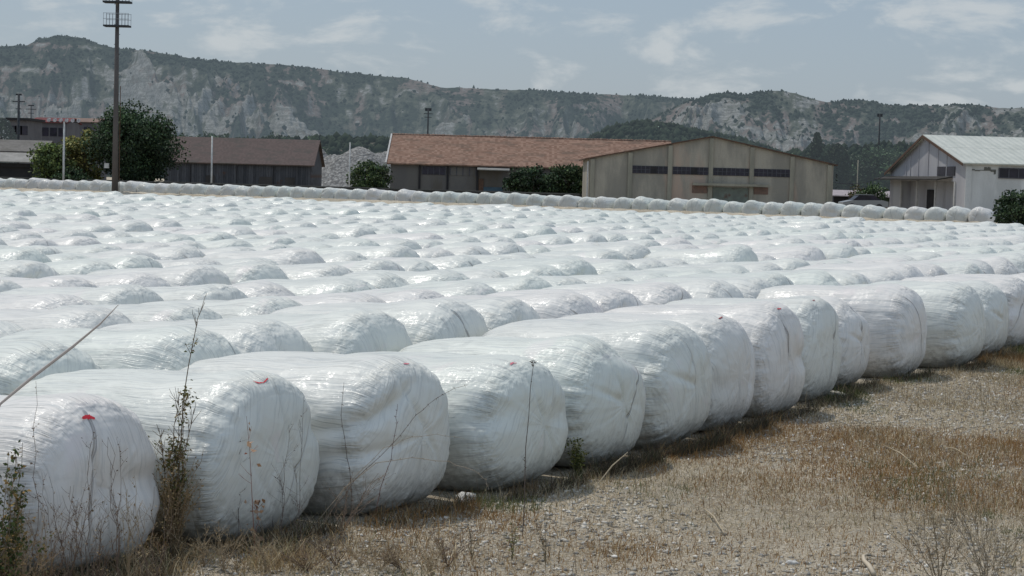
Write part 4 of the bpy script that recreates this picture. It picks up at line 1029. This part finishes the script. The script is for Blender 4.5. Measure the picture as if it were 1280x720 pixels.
# 2 tile roofed hall
x0 = W(487.5, 240, 178).x; he = W(487, 203, 178).z; hr = W(491, 169.5, 185).z; Lx = 27; bz = .2; he -= bz; hr -= bz
hall = thing('tile_roofed_hall', 'long low hall with an orange clay tile roof and blue door', 'building', (x0, 178, bz))
gable_walls(Lx, 14, he, hr).build('wall', GREYWALL, hall)
k = (hr - he) / 7
roof = slab([(-.35, -.45, he - k * .45), (Lx, -.45, he - k * .45), (Lx, 7, hr), (-.35, 7, hr)]).build('roof', TILE, hall)
slab([(-.35, 7.003, hr), (Lx, 7.003, hr), (Lx, 14.4, he - k * .4), (-.35, 14.4, he - k * .4)]).build('roof', TILE, hall)
m = MB(); n_ = 90                                                  # uneven ridge tiles
for i in range(n_):
    a = -.35 + i * (Lx + .35) / n_; m.tube([(a, 7, hr + .12 + random.gauss(0, .02)), (a + .31, 7, hr + .13 + random.gauss(0, .02))], [.12, .10], 6)
m.build('ridge_tiles', TILE, hall, True)
slab([(-.50, -.47, he - k * .45 + .05), (-.352, -.47, he - k * .45 + .05), (-.352, 7, hr + .05), (-.50, 7, hr + .05)], .16).build('verge', TRIM, hall)
ppm = 178 / F
for px in (524, 559, 596): MB().box((px - 487.5) * ppm - .09, (px - 487.5) * ppm + .09, -.16, -.003, 0, he - .1).build('post', DARK, hall)
for (a, b_) in ((527, 556), (562, 594)):
    f = MB().box((a - 487.5) * ppm, (b_ - 487.5) * ppm, -.05, -.003, he - 1.05, he - .28).build('window', GREYWALL if a == 562 else DARKGLASS, hall)
    m = MB()
    for i in range(5): xx = (a - 487.5) * ppm + (b_ - a) * ppm * i / 4; m.box(xx - .04, xx + .04, -.09, -.053, he - 1.07, he - .27)
    m.build('window_frame', FRAME, f)
MB().box((604 - 487.5) * ppm, (628 - 487.5) * ppm, -.07, -.003, 0, 1.62).build('door', BLUE, hall)
MB().box((598 - 487.5) * ppm, (604 - 487.5) * ppm, -.10, -.003, 0, 2.4).build('door_post', RUST, hall)
slab([(( 596 - 487.5) * ppm, -1.3, he - .50), ((636 - 487.5) * ppm, -1.3, he - .52), ((636 - 487.5) * ppm, -.01, he - .25), ((596 - 487.5) * ppm, -.01, he - .23)], .07).build('awning', weathered('zinc', (.24, .24, .22), (.18, .18, .17), 2), hall)
# 3 concrete gable hall, gable facing camera
Yc = 150; x0 = W(735, 262, Yc).x; x1 = W(1040, 262, Yc).x; Wd = x1 - x0; he = W(742, 198.5, Yc).z - .2; hr = W(888, 171.5, Yc).z - .2
ch = thing('concrete_hall', 'stained concrete hall with a wide low gable and a strip of dark windows', 'building', (x0, Yc, .2))
mid = Wd / 2; D = 14
m = MB(); m.add([(0, 0, 0), (Wd, 0, 0), (Wd, 0, he), (mid, 0, hr), (0, 0, he), (0, D, 0), (Wd, D, 0), (Wd, D, he), (mid, D, hr), (0, D, he)], [(0, 1, 2, 3, 4), (1, 6, 7, 2), (5, 0, 4, 9), (6, 5, 9, 8, 7)]); m.build('wall', CONC, ch)
k = (hr - he) / mid
slab([(-.35, -.25, he - k * .35), (mid, -.25, hr), (mid, D + .2, hr), (-.35, D + .2, he - k * .35)], .10).build('roof', RUST, ch)
slab([(mid + .003, -.25, hr), (Wd + .3, -.25, he - k * .3), (Wd + .3, D + .2, he - k * .3), (mid + .003, D + .2, hr)], .10).build('roof', RUST, ch)
pc = Yc / F
def hx(px): return (px - 735) * pc
for px in (739, 786, 835.7, 886.5, 937.5, 988, 1034.5):
    xx = hx(px); zt = min(hr - k * abs(xx - mid), hr) - .06
    MB().box(xx - .17, xx + .17, -.16, -.003, 0, zt - .02).build('pillar', PILL, ch)
wz = [(W(888, yy, Yc).z - .2) for yy in (219, 209.5)]
for (a, b_) in ((789, 832.5), (839.5, 883), (890, 934), (941, 985)):
    f = MB().box(hx(a), hx(b_), -.05, -.003, wz[0], wz[1]).build('window', DARKGLASS, ch)
    m = MB()
    for i in range(9):
        xx = hx(a) + (hx(b_) - hx(a)) * i / 8; m.box(xx - .025, xx + .025, -.09, -.053, wz[0], wz[1])
    m.box(hx(a), hx(b_), -.088, -.055, (wz[0] + wz[1]) / 2 - .02, (wz[0] + wz[1]) / 2 + .02)
    m.build('window_frame', FRAME, f)
    if a in (789, 839.5):
        c_ = hx(b_) - 1.1; MB().box(c_ - .25, c_ + .25, -.10, -.092, wz[0] + .03, wz[1] - .03).build('open_pane', DARK, f)
lz = W(905, 232, Yc).z - .2
MB().box(hx(864), hx(959), -.55, -.163, lz - .02, lz + .16).build('lintel_slab', PILL, ch)
MB().box(hx(890), hx(934), -.08, -.003, 0, lz - .15).build('door', PGREEN, ch)
MB().box(hx(864), hx(883), -.04, -.003, lz - .65, lz - .06).build('brick_panel', BRICK, ch); MB().box(hx(941), hx(959), -.04, -.003, lz - .62, lz - .06).build('brick_panel', BRICK, ch)
m = MB(); m.tube([(-.12, -.10, 0), (-.12, -.10, he - .2)], .06, 6); m.tube([(.35, -.12, 0), (.35, -.12, he - .15)], .04, 6); m.build('drainpipe', TRIM, ch)
# 4 white hall with canopy
A = W(1205, 262, 140); A.z = .2
dv = Vector((-1.6, 20, 0)).normalized(); lv = Vector((20, 1.6, 0)).normalized()
wh = thing('white_hall', 'white plastered hall with a pale corrugated roof and a dark canopy', 'building', A, math.atan2(lv.y, lv.x))
# local: x along long side (to the right), y along the gable going back
he = 4.55; hr = 6.75; hb = 3.9; Wy = 20; Lx = 22
m = MB(); m.add([(0, 0, 0), (Lx, 0, 0), (Lx, 0, he), (0, 0, he)], [(0, 1, 2, 3)]); m.add([(Lx, 0, 0), (Lx, Wy, 0), (Lx, Wy, hb), (Lx, 10, hr), (Lx, 0, he)], [(0, 1, 2, 3, 4)])
m.add([(Lx, Wy, 0), (0, Wy, 0), (0, Wy, hb), (Lx, Wy, hb)], [(0, 1, 2, 3)])
m.build('wall', WHITEWALL, wh)
# gable in pieces: solid parts around the recess
zc = 3.15                                             # canopy / recess top
def yy_at(px):
    # y on gable plane x=0 for a photo pixel
    best = None
    for i in range(0, 2001):
        y_ = i * .01; p = A + dv * y_; q = 640 + F * (p.x * math.cos(0) ) / p.y
        dlt = abs((p.x / p.y) - ((px - 640) / F + .0)); 
        if best is None or dlt < best[0]: best = (dlt, y_)
    return best[1]
yr0, yr1 = yy_at(1190) , yy_at(1123)
m = MB()
m.add([(0, 0, 0), (0, yr0, 0), (0, yr0, zc), (0, 0, zc)], [(3, 2, 1, 0)]); m.add([(0, yr1, 0), (0, Wy, 0), (0, Wy, zc), (0, yr1, zc)], [(3, 2, 1, 0)])
m.add([(0, 0, zc), (0, Wy, zc), (0, Wy, hb), (0, 10, hr), (0, 0, he)], [(4, 3, 2, 1, 0)])
m.add([(.7, yr0, 0), (.7, yr1, 0), (.7, yr1, zc), (.7, yr0, zc)], [(3, 2, 1, 0)]); m.add([(0, yr0, 0), (.7, yr0, 0), (.7, yr0, zc), (0, yr0, zc)], [(0, 1, 2, 3)]); m.add([(0, yr1, 0), (.7, yr1, 0), (.7, yr1, zc), (0, yr1, zc)], [(3, 2, 1, 0)])
m.build('gable_wall', WHITEG, wh)
kf = (hr - he) / 10; kb = (hr - hb) / 10
slab([(-.35, -.4, he - kf * .4), (Lx, -.4, he - kf * .4), (Lx, 10, hr), (-.35, 10, hr)], .10).build('roof', SHEET, wh)
slab([(-.35, 10.003, hr), (Lx, 10.003, hr), (Lx, 20.5, hb - kb * .5), (-.35, 20.5, hb - kb * .5)], .10).build('roof', SHEET, wh)
m = slab([(-.40, -.42, he - kf * .42 - .14), (-.352, -.42, he - kf * .42 - .14), (-.352, 10, hr - .14), (-.40, 10, hr - .14)], .2); m.build('fascia', RUST, wh)
m = slab([(-.40, 10.01, hr - .14), (-.352, 10.01, hr - .14), (-.352, 20.5, hb - kb * .5 - .14), (-.40, 20.5, hb - kb * .5 - .14)], .2); m.build('fascia', RUST, wh)
yc0, yc1 = yy_at(1186), 20.6
slab([(-1.2, yc0, zc + .08), (-.01, yc0, zc + .30), (-.01, yc1, zc + .30), (-1.2, yc1, zc + .08)], .10).build('canopy', weathered('canopy_sheet', (.055, .052, .048), (.04, .038, .035), 1), wh)
for px in (1123, 1143, 1166, 1190):
    y_ = yy_at(px); MB().box(-.12, -.003, y_ - .12, y_ + .12, 0, zc - .01).build('pillar', TRIM, wh)
for ya, yb in ((yy_at(1189), yy_at(1179)), (yy_at(1177), yy_at(1167))):
    f = MB().box(-.06, -.003, ya, yb, zc + .45, zc + 1.15).build('window', DARKGLASS, wh)
y_ = yy_at(1153), yy_at(1145); MB().box(.62, .697, y_[0], y_[1], 0, 2.5).build('door', DARK, wh)
for px in (1128, 1133, 1143, 1155, 1167, 1178):
    y_ = yy_at(px); zt = min(hr - (kf if y_ < 10 else kb) * abs(y_ - 10), hr) - .15
    MB().box(-.05, -.003, y_ - .07, y_ + .07, zc + .34, zt).build('gable_rib', WHITEG, wh)
for xx in (.35,): MB().box(xx - .35, xx + .1, -.10, -.003, 0, he - .25).build('pilaster', WHITEWALL, wh)
f = MB().box(2.55, 6.2, -.05, -.003, 3.55, 4.2).build('window', DARKGLASS, wh)
m = MB()
for i in range(6): m.box(2.5 + i * .74, 2.58 + i * .74, -.09, -.053, 3.5, 4.25)
m.box(2.5, 6.28, -.088, -.055, 3.48, 3.56); m.box(2.5, 6.28, -.088, -.055, 4.19, 4.26); m.build('window_frame', FRAME, f)
m = MB()
for (a, b_, c_, d_) in ((.3, 2.3, 3.98, 4.08), (1.4, 1.9, 4.05, 4.28), (2.15, 2.3, 3.75, 4.0), (1.0, 1.6, .75, .9)):
    for i in range(5): m.box(a + (b_ - a) * i / 5, a + (b_ - a) * (i + 1) / 5, -.03, -.004, c_ + random.uniform(-.04, .04), d_ + random.uniform(-.03, .04))
m.build('plaster_crack', weathered('bare_render', (.16, .16, .14), (.11, .11, .10), 3), wh)
# 5 low shed between halls
p = at(1036, 195, .2); sh = thing('low_shed', 'low open shed with a pale pink roof between the two halls', 'shed', p)
MB().box(0, 7.2, 0, 4, 0, 1.55).build('wall', DARK, sh); slab([(-.3, -.7, 1.55), (7.4, -.7, 1.55), (7.4, 4, 2.1), (-.3, 4, 2.1)], .1).build('roof', weathered('pale_roof', (.38, .33, .34), (.28, .25, .26), 1.5), sh)
for i in range(5): MB().tube([(.2 + i * 1.65, -.5, 0), (.2 + i * 1.65, -.5, 1.55)], .06, 6).build('post', FRAME, sh)
# parked car, mostly hidden
def car(label, loc, rz, colr):
    root = thing('parked_car', label, 'car', loc, rz)
    prof = [(0, .35), (.05, .75), (.9, .92), (1.5, 1.38), (2.9, 1.42), (3.7, .98), (4.25, .85), (4.3, .4)]
    for nm, yy0, yy1, pr, mt in (('body', 0, 1.7, [(0, .3), (0.02, .72), (.9, .92), (3.7, .98), (4.25, .85), (4.3, .35)], colr), ('cabin', .12, 1.58, [(.95, .921), (1.55, 1.40), (2.9, 1.42), (3.6, .975)], DARKGLASS)):
        m = MB(); n = len(pr); v = [(x_, yy0, z_) for x_, z_ in pr] + [(x_, yy1, z_) for x_, z_ in pr]
        m.add(v, [tuple(range(n)), tuple(range(2 * n - 1, n - 1, -1))] + [(i, n + i, n + (i + 1) % n, (i + 1) % n) for i in range(n)]); m.build(nm, mt, root)
    m = MB(); m.box(1.5, 2.95, .12, 1.58, 1.423, 1.47); m.build('roof_panel', colr, root)
    for x_ in (.85, 3.4):
        for y_ in (-.02, 1.55): 
            w = MB().tube([(x_, y_, .32), (x_, y_ + .18, .32)], .32, 14).build('wheel', DARK, root)
    return root
tc = NT('silver_car_paint'); SIL = tc.done(tc.bsdf((.22, .23, .23), .35, .5))
car('pale grey parked car between the concrete hall and the white hall', at(1052, 172, .62), .1, SIL)
s = MB().box(0, 3.6, 0, 2.5, 0, .55).build('earth_bank', None, None, False, at(1077, 165, .2))
s.data.materials.append(weathered('dry_yellow_earth', (.24, .20, .12), (.17, .14, .09), 1.5)); tag(s, 'low bank of dry yellow earth between the halls', 'earth bank')
s = MB().box(0, 1.6, 0, .5, 0, .85).build('brick_pile', None, None, False, at(1101, 162, .2)); s.data.materials.append(BRICK); tag(s, 'small reddish brick pile beside the white hall', 'bricks')
# cable
a, b_ = W(1041, 228, 151), W(1106, 220, 158); m = MB(); P = [a.lerp(b_, i / 10) - Vector((0, 0, .35 * math.sin(PI * i / 10))) for i in range(11)]
m.tube([q - a for q in P], .03, 4); tag(m.build('cable', FRAME, None, False, a), 'grey cable sagging between the concrete hall and the white hall', 'cable')
# 6 left: open shed and houses
p = at(-40, 186, .2); os_ = thing('open_shed', 'open shed with a grey tiled roof and pale lower sheets at the left edge', 'shed', p)
h1, h2, h3 = W(20, 176, 192).z - .2, W(20, 190, 189).z - .2, W(20, 203, 186).z - .2; LX = W(47, 200, 186).x - p.x
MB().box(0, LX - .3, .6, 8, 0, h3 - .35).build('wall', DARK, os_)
slab([(0, 2.8, h2), (LX, 2.8, h2), (LX, 6, h1), (0, 6, h1)], .1).build('roof', tile_roof_mat('grey_tiles', (.16, .15, .14), (.19, .18, .165), (.12, .115, .10), .3, .25, .3), os_)
slab([(0, 6.003, h1), (LX, 6.003, h1), (LX, 9.5, h2), (0, 9.5, h2)], .1).build('roof', BARNROOF, os_)
slab([(0, -.2, h3), (LX + .2, -.2, h3), (LX + .2, 2.79, h2 - .12), (0, 2.79, h2 - .12)], .08).build('lower_roof', weathered('pale_sheets', (.30, .29, .27), (.22, .215, .20), 1.2), os_)
MB().box(2, LX - .1, .3, .5, h3 - .45, h3 - .08).build('beam', DARK, os_)
def house(label, pxa, pxb, ytop, yeave, Y, wallm, roofm, nwin=3, flat=False):
    a = at(pxa, Y); b_ = at(pxb, Y); L = b_.x - a.x; he_ = W((pxa + pxb) / 2, yeave, Y).z; hr_ = W((pxa + pxb) / 2, ytop, Y + 4).z
    r = thing('house', label, 'house', a, 0, 'houses behind the left shed'); 
    if flat:
        MB().box(0, L, 0, 8, 0, he_).build('wall', wallm, r); MB().box(-.4, L + .4, -.5, 8.3, he_ + .003, he_ + .35).build('roof', roofm, r)
    else:
        gable_walls(L, 8, he_, hr_).build('wall', wallm, r); kk = (hr_ - he_) / 4
        slab([(-.3, -.4, he_ - kk * .4), (L + .3, -.4, he_ - kk * .4), (L + .3, 4, hr_), (-.3, 4, hr_)], .12).build('roof', roofm, r); slab([(-.3, 4.003, hr_), (L + .3, 4.003, hr_), (L + .3, 8.4, he_ - kk * .4), (-.3, 8.4, he_ - kk * .4)], .12).build('roof', roofm, r)
    for i in range(nwin):
        xx = L * (i + .6) / (nwin + .2); f = MB().box(xx - .5, xx + .5, -.05, -.003, he_ - 2.0, he_ - .75).build('window', DARKGLASS, r)
    return r
HW = weathered('house_wall', (.13, .125, .13), (.10, .095, .10), .6); REDR = weathered('red_roof', (.16, .04, .04), (.11, .035, .035), 1); PKR = weathered('pinkish_roof', (.22, .15, .12), (.16, .11, .09), .8)
house('pale house with a dark flat roof behind the left shed', 10, 33, 148, 150.5, 262, HW, DARK, 3, True)
house('house with a pinkish tiled roof and red eaves behind the left shed', 38, 82, 148, 153, 275, HW, REDR, 4)
house('low house with a brownish roof reaching behind the yellowish tree', 78, 118, 148.5, 152.5, 290, HW, PKR, 2)
# gravel heaps
def heap(label, pxc, Y, top, wid, seed):
    c = at(pxc, Y); h = W(pxc, top, Y).z; n = 90; u = np.linspace(-1, 1, n); U, V_ = np.meshgrid(u, u, indexing='ij')
    r = np.sqrt(U ** 2 + V_ ** 2); Z = h * np.clip(1 - r ** 1.25, 0, 1) * (1 + .10 * fbm(U * 3, V_ * 3, 0, 3, seed)) + .10 * fbm(U * 24, V_ * 24, 0, 3, seed + 3) * (r < .97) - .05 + .12 * rng.random(U.shape) * (r < .95)
    P = np.stack([U * wid / 2, V_ * wid / 2, Z], -1).reshape(-1, 3); i = np.arange(n - 1)[:, None] * n; k = np.arange(n - 1)[None, :]
    me = fastmesh('gravel_heap', P, np.stack([i + k, i + n + k, i + n + k + 1, i + k + 1], -1).reshape(-1, 4))
    me.materials.append(HEAP); tag(link('gravel_heap', me, None, None, c), label, 'gravel heap', 'grey gravel heaps beyond the barn')
t = NT('grey_rubble'); p = t.obj(); n1 = t.noise(p, 2.2, 5, .8); n2 = t.n('ShaderNodeTexVoronoi'); t.l(p, n2.inputs[0]); n2.inputs['Scale'].default_value = 3.
c = t.mix(t.ramp(n1, .35, .65), (.34, .335, .32), (.16, .157, .15)); c = t.mix(t.math('MULTIPLY', t.ramp(n2.outputs['Distance'], .35, .7), .5), c, (.06, .06, .06)); HEAP = t.done(t.bsdf(c, .95, .1, t.bump(n2.outputs['Distance'], .8, .15)))
heap('tallest grey gravel heap, behind the second white pole', 447, 226, 183, 17, 1)
heap('low grey gravel heap right beside the wooden barn', 416, 232, 189, 13, 2)
heap('grey gravel heap half hidden by the tile-roofed hall', 482, 236, 187, 18, 3)
heap('small grey gravel heap far left, just past the barn gable', 400, 240, 185.5, 9, 4)
# low dark wall behind the far row
a = at(-60, 170); b_ = at(722, 150); dW = (b_ - a); Lw = dW.length; lw = thing('low_wall', 'long low dark wall running behind the single far row of bales', 'wall', a, math.atan2(dW.y, dW.x))
MB().box(0, Lw, 0, .3, 0, 1.55).build('wall_body', WALLC, lw); MB().box(0, Lw, -.04, .34, 1.553, 1.64).build('coping', weathered('coping', (.10, .10, .09), (.06, .06, .055), 1), lw)
# ------------------------------------------------------------------ poles
PC = weathered('pole_concrete', (.115, .105, .10), (.085, .078, .075), 1.2, .85, None, True); METAL = weathered('dark_steel', (.045, .05, .055), (.03, .033, .038), 4); WP = weathered('white_pole_paint', (.55, .55, .53), (.42, .42, .40), 3)
Yp = 151.5; p = W(143.5, 243, Yp); ptop = W(147, 0, Yp); hp = 17.2
gz = gh(p.x, p.y)
fp = thing('floodlight_pole', 'tall tapering concrete floodlight pole with two railed platforms, before the dark tree', 'light pole', (p.x, p.y, gz - .05))
m = MB().tube([(0, 0, 0), (0, 0, 8), (0, 0, hp)], [.26, .19, .13], 12); m.build('pole', PC, fp, True)
zt = W(147, 1.5, Yp).z - gz, W(147, 31.5, Yp).z - gz
for zz, rr_, w_ in ((zt[0], 1.08, .10), (zt[1], 1.02, .09)):
    f = MB().box(-rr_, rr_, -.55, .55, zz - w_, zz + .04).build('platform', METAL, fp)
    m = MB()
    for i in range(9):
        xx = -rr_ + .03 + (2 * rr_ - .06) * i / 8
        for yy_ in (-.53, .53): m.box(xx - .012, xx + .012, yy_ - .012, yy_ + .012, zz + .043, zz + .95)
    for zq in (.5, .95):
        for yy_ in (-.55, .53): m.box(-rr_, rr_, yy_, yy_ + .02, zz + zq, zz + zq + .03)
    m.build('railing', weathered('galvanised', (.25, .27, .29), (.2, .21, .23), 4), f)
m = MB()
for i in range(16): m.box(-.24 if i % 2 else .12, -.12 if i % 2 else .24, -.03, .03, 3 + i * .8, 3.04 + i * .8)
m.build('climbing_rung', METAL, fp)
MB().tube([(.33, 0, 0), (.33, 0, 8.5)], .035, 6).build('cable_pipe', RUST, fp)
for zz in (zt[0] + .55, hp): 
    for xx in (-.8, -.3, .3, .8):
        l_ = MB().box(xx - .16, xx + .16, -.72, -.58, zz - .15, zz + .15).build('floodlight', METAL, fp)
MB().box(-.85, -.5, -.15, .1, 1.9, 2.3).build('switch_box', TRIM, fp)
def pole(name, label, cat, px, ytop, ybase, Y, r, mat, arms=(), lamps=0):
    b_ = at(px, Y, .1); h = W(px, ytop, Y).z - .1; root = thing(name, label, cat, b_)
    MB().tube([(0, 0, 0), (0, 0, h)], [r, r * .8], 8).build('pole', mat, root, True)
    for dz, half, th in arms: MB().box(-half, half, -.06, .06, h - dz - th, h - dz).build('crossarm', METAL, root)
    for i in range(lamps):
        xx = (i - (lamps - 1) / 2) * .52; MB().tube([(xx, -.28, h + .10), (xx, .05, h + .16)], [.17, .12], 9).build('lamp', weathered('lamp_glass', (.5, .5, .52), (.2, .2, .22), 8), root)
    return root
pole('lamp_pole', 'thin white pole with a bar of small floodlights, left of the dark tree', 'lamp pole', 78.5, 152, 225, 165, .11, WP, ((-.02, 1.35, .08),), 6)
pole('white_pole', 'thin plain white pole in front of the wooden barn', 'pole', 263, 170, 235, 166, .09, WP)
pole('white_pole', 'thin plain white pole in front of the gravel heap', 'pole', 435, 178, 240, 168, .07, WP)
pole('utility_pole', 'dark utility pole with two crossarms behind the left shed', 'utility pole', 21.5, 117, 178, 230, .17, METAL, ((.9, .75, .12), (1.8, .35, .1), (0, .35, .2)))
pole('lattice_mast', 'small dark mast with a cluster head right of the utility pole', 'mast', 37, 131, 178, 330, .10, METAL, ((.0, .5, .2), (.7, .9, .12), (1.4, .5, .1)))
pole('floodlight_mast', 'distant floodlight mast rising above the clay tile roof', 'mast', 531.5, 135, 172, 320, .16, METAL, ((.0, .55, .5), (.9, .75, .12), (1.5, .6, .1)))
pole('distant_mast', 'thin distant mast above the dark trees right of the concrete hall', 'mast', 1094, 142, 170, 420, .20, METAL, ((.0, .6, .7),))
pole('wooden_pole', 'thin pale pole among the dark trees behind the low shed', 'pole', 1069, 200, 232, 190, .06, PILL)

# ------------------------------------------------------------------ light and sky
EL, AZ = 64, -50          # sun is ahead of the camera, a little to the left
sd = bpy.data.lights.new('sun', 'SUN'); sd.energy = 2.45; sd.angle = R(.9); sd.color = (1., .945, .86)
so = bpy.data.objects.new('sun', sd); COL.objects.link(so)
dirv = Vector((math.sin(R(AZ)) * math.cos(R(EL)), math.cos(R(AZ)) * math.cos(R(EL)), math.sin(R(EL))))
so.rotation_euler = dirv.to_track_quat('Z', 'Y').to_euler()
wd = bpy.data.worlds.new('World'); scene.world = wd; wd.use_nodes = True; nt = wd.node_tree; nt.nodes.clear()
out = nt.nodes.new('ShaderNodeOutputWorld'); bg = nt.nodes.new('ShaderNodeBackground'); sky = nt.nodes.new('ShaderNodeTexSky'); sky.sky_type = 'NISHITA'; sky.sun_disc = False
sky.sun_elevation = R(EL); sky.sun_rotation = R(AZ); sky.air_density = 1.2; sky.dust_density = 2.0; sky.ozone_density = 1.0; sky.altitude = 700
def N(t): return nt.nodes.new(t)
def Lk(a, b): nt.links.new(a, b)
tc = N('ShaderNodeTexCoord'); sp = N('ShaderNodeSeparateXYZ'); Lk(tc.outputs['Generated'], sp.inputs[0])
# cloud layer: project direction on a high plane so clouds flatten towards the horizon
zc_ = N('ShaderNodeMath'); zc_.operation = 'ADD'; zc_.inputs[1].default_value = .10; Lk(sp.outputs[2], zc_.inputs[0])
dx = N('ShaderNodeMath'); dx.operation = 'DIVIDE'; Lk(sp.outputs[0], dx.inputs[0]); Lk(zc_.outputs[0], dx.inputs[1])
dy = N('ShaderNodeMath'); dy.operation = 'DIVIDE'; Lk(sp.outputs[1], dy.inputs[0]); Lk(zc_.outputs[0], dy.inputs[1])
cb_ = N('ShaderNodeCombineXYZ'); Lk(sp.outputs[0], cb_.inputs[0]); Lk(sp.outputs[1], cb_.inputs[1]); zs = N('ShaderNodeMath'); zs.operation = 'MULTIPLY'; zs.inputs[1].default_value = 2.6; Lk(sp.outputs[2], zs.inputs[0]); Lk(zs.outputs[0], cb_.inputs[2])
nz = N('ShaderNodeTexNoise'); Lk(cb_.outputs[0], nz.inputs['Vector']); nz.inputs['Scale'].default_value = 15; nz.inputs['Detail'].default_value = 7; nz.inputs['Roughness'].default_value = .58; nz.inputs['Distortion'].default_value = .3
mr = N('ShaderNodeMapRange'); mr.interpolation_type = 'SMOOTHSTEP'; Lk(nz.outputs['Fac'], mr.inputs[0]); mr.inputs[1].default_value = .50; mr.inputs[2].default_value = .66
# haze veil
veil = N('ShaderNodeMix'); veil.data_type = 'RGBA'; veil.inputs[0].default_value = .66
gain = N('ShaderNodeVectorMath'); gain.operation = 'SCALE'; gain.inputs[3].default_value = .095; Lk(sky.outputs[0], gain.inputs[0])
Lk(gain.outputs[0], veil.inputs[6]); veil.inputs[7].default_value = (.310, .388, .500, 1)
cl = N('ShaderNodeMix'); cl.data_type = 'RGBA'; clf = N('ShaderNodeMath'); clf.operation = 'MULTIPLY'; clf.inputs[1].default_value = .65; Lk(mr.outputs[0], clf.inputs[0]); Lk(clf.outputs[0], cl.inputs[0])
Lk(veil.outputs[2], cl.inputs[6]); cl.inputs[7].default_value = (.60, .63, .64, 1)
bk = N('ShaderNodeMapRange'); bk.interpolation_type = 'SMOOTHSTEP'; Lk(sp.outputs[1], bk.inputs[0]); bk.inputs[1].default_value = .55; bk.inputs[2].default_value = -.6
bk.inputs[3].default_value = 1.; bk.inputs[4].default_value = 1.55        # whole sky brightened behind the camera, an added fill for shaded bale ends
bks = N('ShaderNodeVectorMath'); bks.operation = 'SCALE'; Lk(cl.outputs[2], bks.inputs[0]); Lk(bk.outputs[0], bks.inputs[3])
Lk(bks.outputs[0], bg.inputs[0]); bg.inputs[1].default_value = 1.0; Lk(bg.outputs[0], out.inputs[0])
scene.view_settings.view_transform = 'Standard'; scene.view_settings.look = 'None'; scene.view_settings.exposure = 0; scene.view_settings.gamma = 1
scene.cycles.max_bounces = 6; scene.cycles.diffuse_bounces = 3; scene.cycles.use_denoising = True
